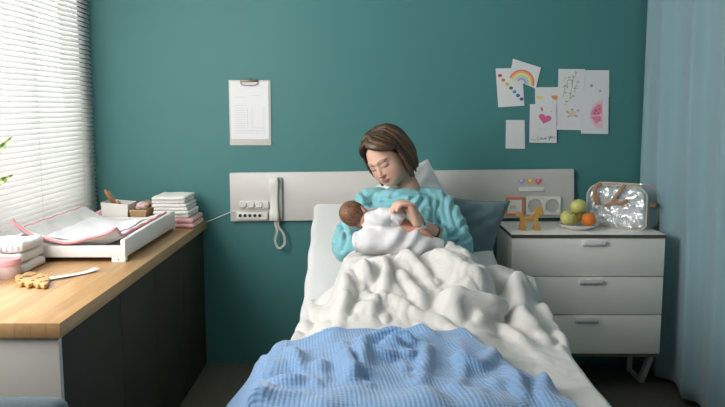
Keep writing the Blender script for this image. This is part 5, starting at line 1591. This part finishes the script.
# wooden giraffe teether with brown patches and a white band
M['giraffe'] = wood_mat('pale toy wood', (.58, .38, .16), (.50, .31, .12), (20, 20, 40), .5)
M['patch'] = mat('brown patches', (.16, .07, .03), .5)
gpix = [(16, 280), (15, 276.5), (18, 274), (22, 274.6), (25, 272.5), (30, 271.6), (35, 272), (38.5, 274), (41, 272), (44, 274.5), (47.5, 274.6), (49, 278), (48, 283), (44, 285), (40, 284.2), (37, 284.8), (33, 282.8), (28, 284.6), (24, 282.4), (20, 283.4)]
GP = [on(a, b, CTZ + .016) for a, b in gpix]; gc = sum(GP, Vector())/len(GP)
gt = thing('giraffe_teether', 'wooden giraffe teether with brown spots lying on the worktop', 'toy', (gc.x, gc.y, CTZ))
bm = bmesh.new(); GP = smooth_path(GP + [GP[0]], 3)[:-1]; GP = [gc + (p - gc)*1.0 for p in GP]
add_prism(bm, [(p.x, p.y) for p in GP], CTZ + .003, CTZ + .017, 'z', .003); body_ = obj('body', bm, M['giraffe'], gt)
bm = bmesh.new(); p = on(27.5, 276.5, CTZ + .017); add_lathe(bm, [(.016, .0172), (.016, .0182)], (p.x, p.y, CTZ), 20); obj('ring_hole', bm, M['patch'], body_)
for a, b, r in ((21, 278.5, .008), (34, 275, .007), (38.5, 278, .009), (43, 277, .007), (46, 281, .010), (33, 280.5, .007), (41, 282, .007), (19, 281, .006)):
    bm = bmesh.new(); p = on(a, b, CTZ + .017); add_lathe(bm, [(r, .0172), (r*.8, .0186)], (p.x, p.y, CTZ), 9); obj('spot', bm, M['patch'], body_)
bm = bmesh.new(); Q = [on(14, 283.5), on(22, 285), (on(34, 286)), on(44, 285)]
# white fabric strap beside the giraffe
SP = smooth_path([on(45, 279, CTZ + .006), on(58, 277, CTZ + .008), on(74, 274.5, CTZ + .005), on(88, 271.5, CTZ + .006), on(95.5, 268.5, CTZ + .010)], 6)
bm = bmesh.new(); add_tube(bm, SP, 1.0, 10, flat=(.016, .0035), up=(0, 0, 1)); add_tube(bm, [p + Vector((0, 0, .0035)) for p in SP[2:-1]], .0012, 5)
tag(obj('fabric_strap', bm, M['nappy'], loc=tuple(SP[0])), 'white fabric strap trailing from the giraffe teether', 'strap')
# potted plant at the window, leaf tips reaching into view
pc_ = at_x(-16, 235, -1.385); pcx, pcy = -1.355, pc_.y - .20
pot = thing('potted_plant', 'striped green leafy plant in front of the blind, far left', 'plant', (pcx, pcy, CTZ))
bm = bmesh.new(); add_lathe(bm, [(.040, 0), (.045, .004), (.055, .09), (.055, .095), (.050, .095), (.049, .08)], (pcx, pcy, CTZ), 28); obj('pot', bm, M['white_paint'], pot)
bm = bmesh.new(); add_lathe(bm, [(.0485, .06), (.0485, .078)], (pcx, pcy, CTZ), 20); obj('soil', bm, mat('soil', (.03, .02, .015), .9), pot)
M['leaf'] = mat('green striped leaf', (.15, .24, .07), .4)
nt = M['leaf'].node_tree; n = nt.nodes; l = nt.links
uvn = n.new('ShaderNodeUVMap'); wv_ = n.new('ShaderNodeTexWave'); wv_.inputs['Scale'].default_value = 3.2; wv_.inputs['Distortion'].default_value = 1.5; wv_.bands_direction = 'Y'
l.new(uvn.outputs[0], wv_.inputs[0]); cr = n.new('ShaderNodeValToRGB'); cr.color_ramp.elements[0].color = (.10, .19, .04, 1); cr.color_ramp.elements[1].color = (.42, .48, .22, 1); cr.color_ramp.elements[0].position = .35; cr.color_ramp.elements[1].position = .65
l.new(wv_.outputs[1], cr.inputs[0]); l.new(cr.outputs[0], n['Principled BSDF'].inputs['Base Color'])
tips = [at_y(12, 137, pcy + .12), at_y(13, 175, pcy + .10), at_y(-24, 120, pcy), at_y(-40, 150, pcy - .05), at_y(-14, 168, pcy + .05)]
for tp in tips:
    b_ = Vector((pcx, pcy, CTZ + .075)); d = tp - b_; mid = b_ + d*.5 + Vector((0, 0, .07)) - Vector((d.x, d.y, 0))*.18
    Pth = smooth_path([b_, mid, tp], 8); G = np.zeros((len(Pth), 7, 3))
    for j, p in enumerate(Pth):
        s = j/(len(Pth)-1); tt = (Pth[min(j+1, len(Pth)-1)] - Pth[max(j-1, 0)]).normalized(); w = tt.cross(Vector((.3, -1, .2))).normalized(); wd = .019*math.sin(PI*min(1, .12 + s*.88))**.7 + .001
        nn_ = w.cross(tt)
        for i in range(7): u = i/3 - 1; G[j, i] = (p + w*u*wd + nn_*(abs(u)*.006))[:]
    lf = grid_mesh('leaf', G - np.array(wloc(pot)[:]), M['leaf'], (1, 1), thick=.0015, sub=1); lf.parent = pot

# ================================================================== upholstered chair at the bottom left corner
M['chair_blue'] = mat('slate blue upholstery', (.055, .095, .115), .8, bump=(160, .2), sheen=.2)
cb_l = at_y(64, 403.5, -2.30)
chair = thing('armchair', 'slate blue upholstered chair back just showing below the white end panel', 'chair', (cb_l.x - .25, -2.52, 0))
ztop = at_y(40, 400.5, -2.30).z; xr_ = cb_l.x + .004; xl_ = xr_ - .50
bm = bmesh.new(); add_box(bm, xl_, xr_, -2.34, -2.25, .40, ztop, .035, 4); obj('backrest', bm, M['chair_blue'], chair, angle=180)
bm = bmesh.new(); add_box(bm, xl_ + .005, xr_ - .005, -2.80, -2.345, .36, .455, .03, 4); obj('seat', bm, M['chair_blue'], chair, angle=180)
for x in (xl_ + .04, xr_ - .04):
    for yy in (-2.76, -2.30):
        bm = bmesh.new(); add_tube(bm, [(x, yy, 0), (x, yy, .405 if yy > -2.5 else .365)], [.012, .018], 12); obj('leg', bm, M['basket'], chair)
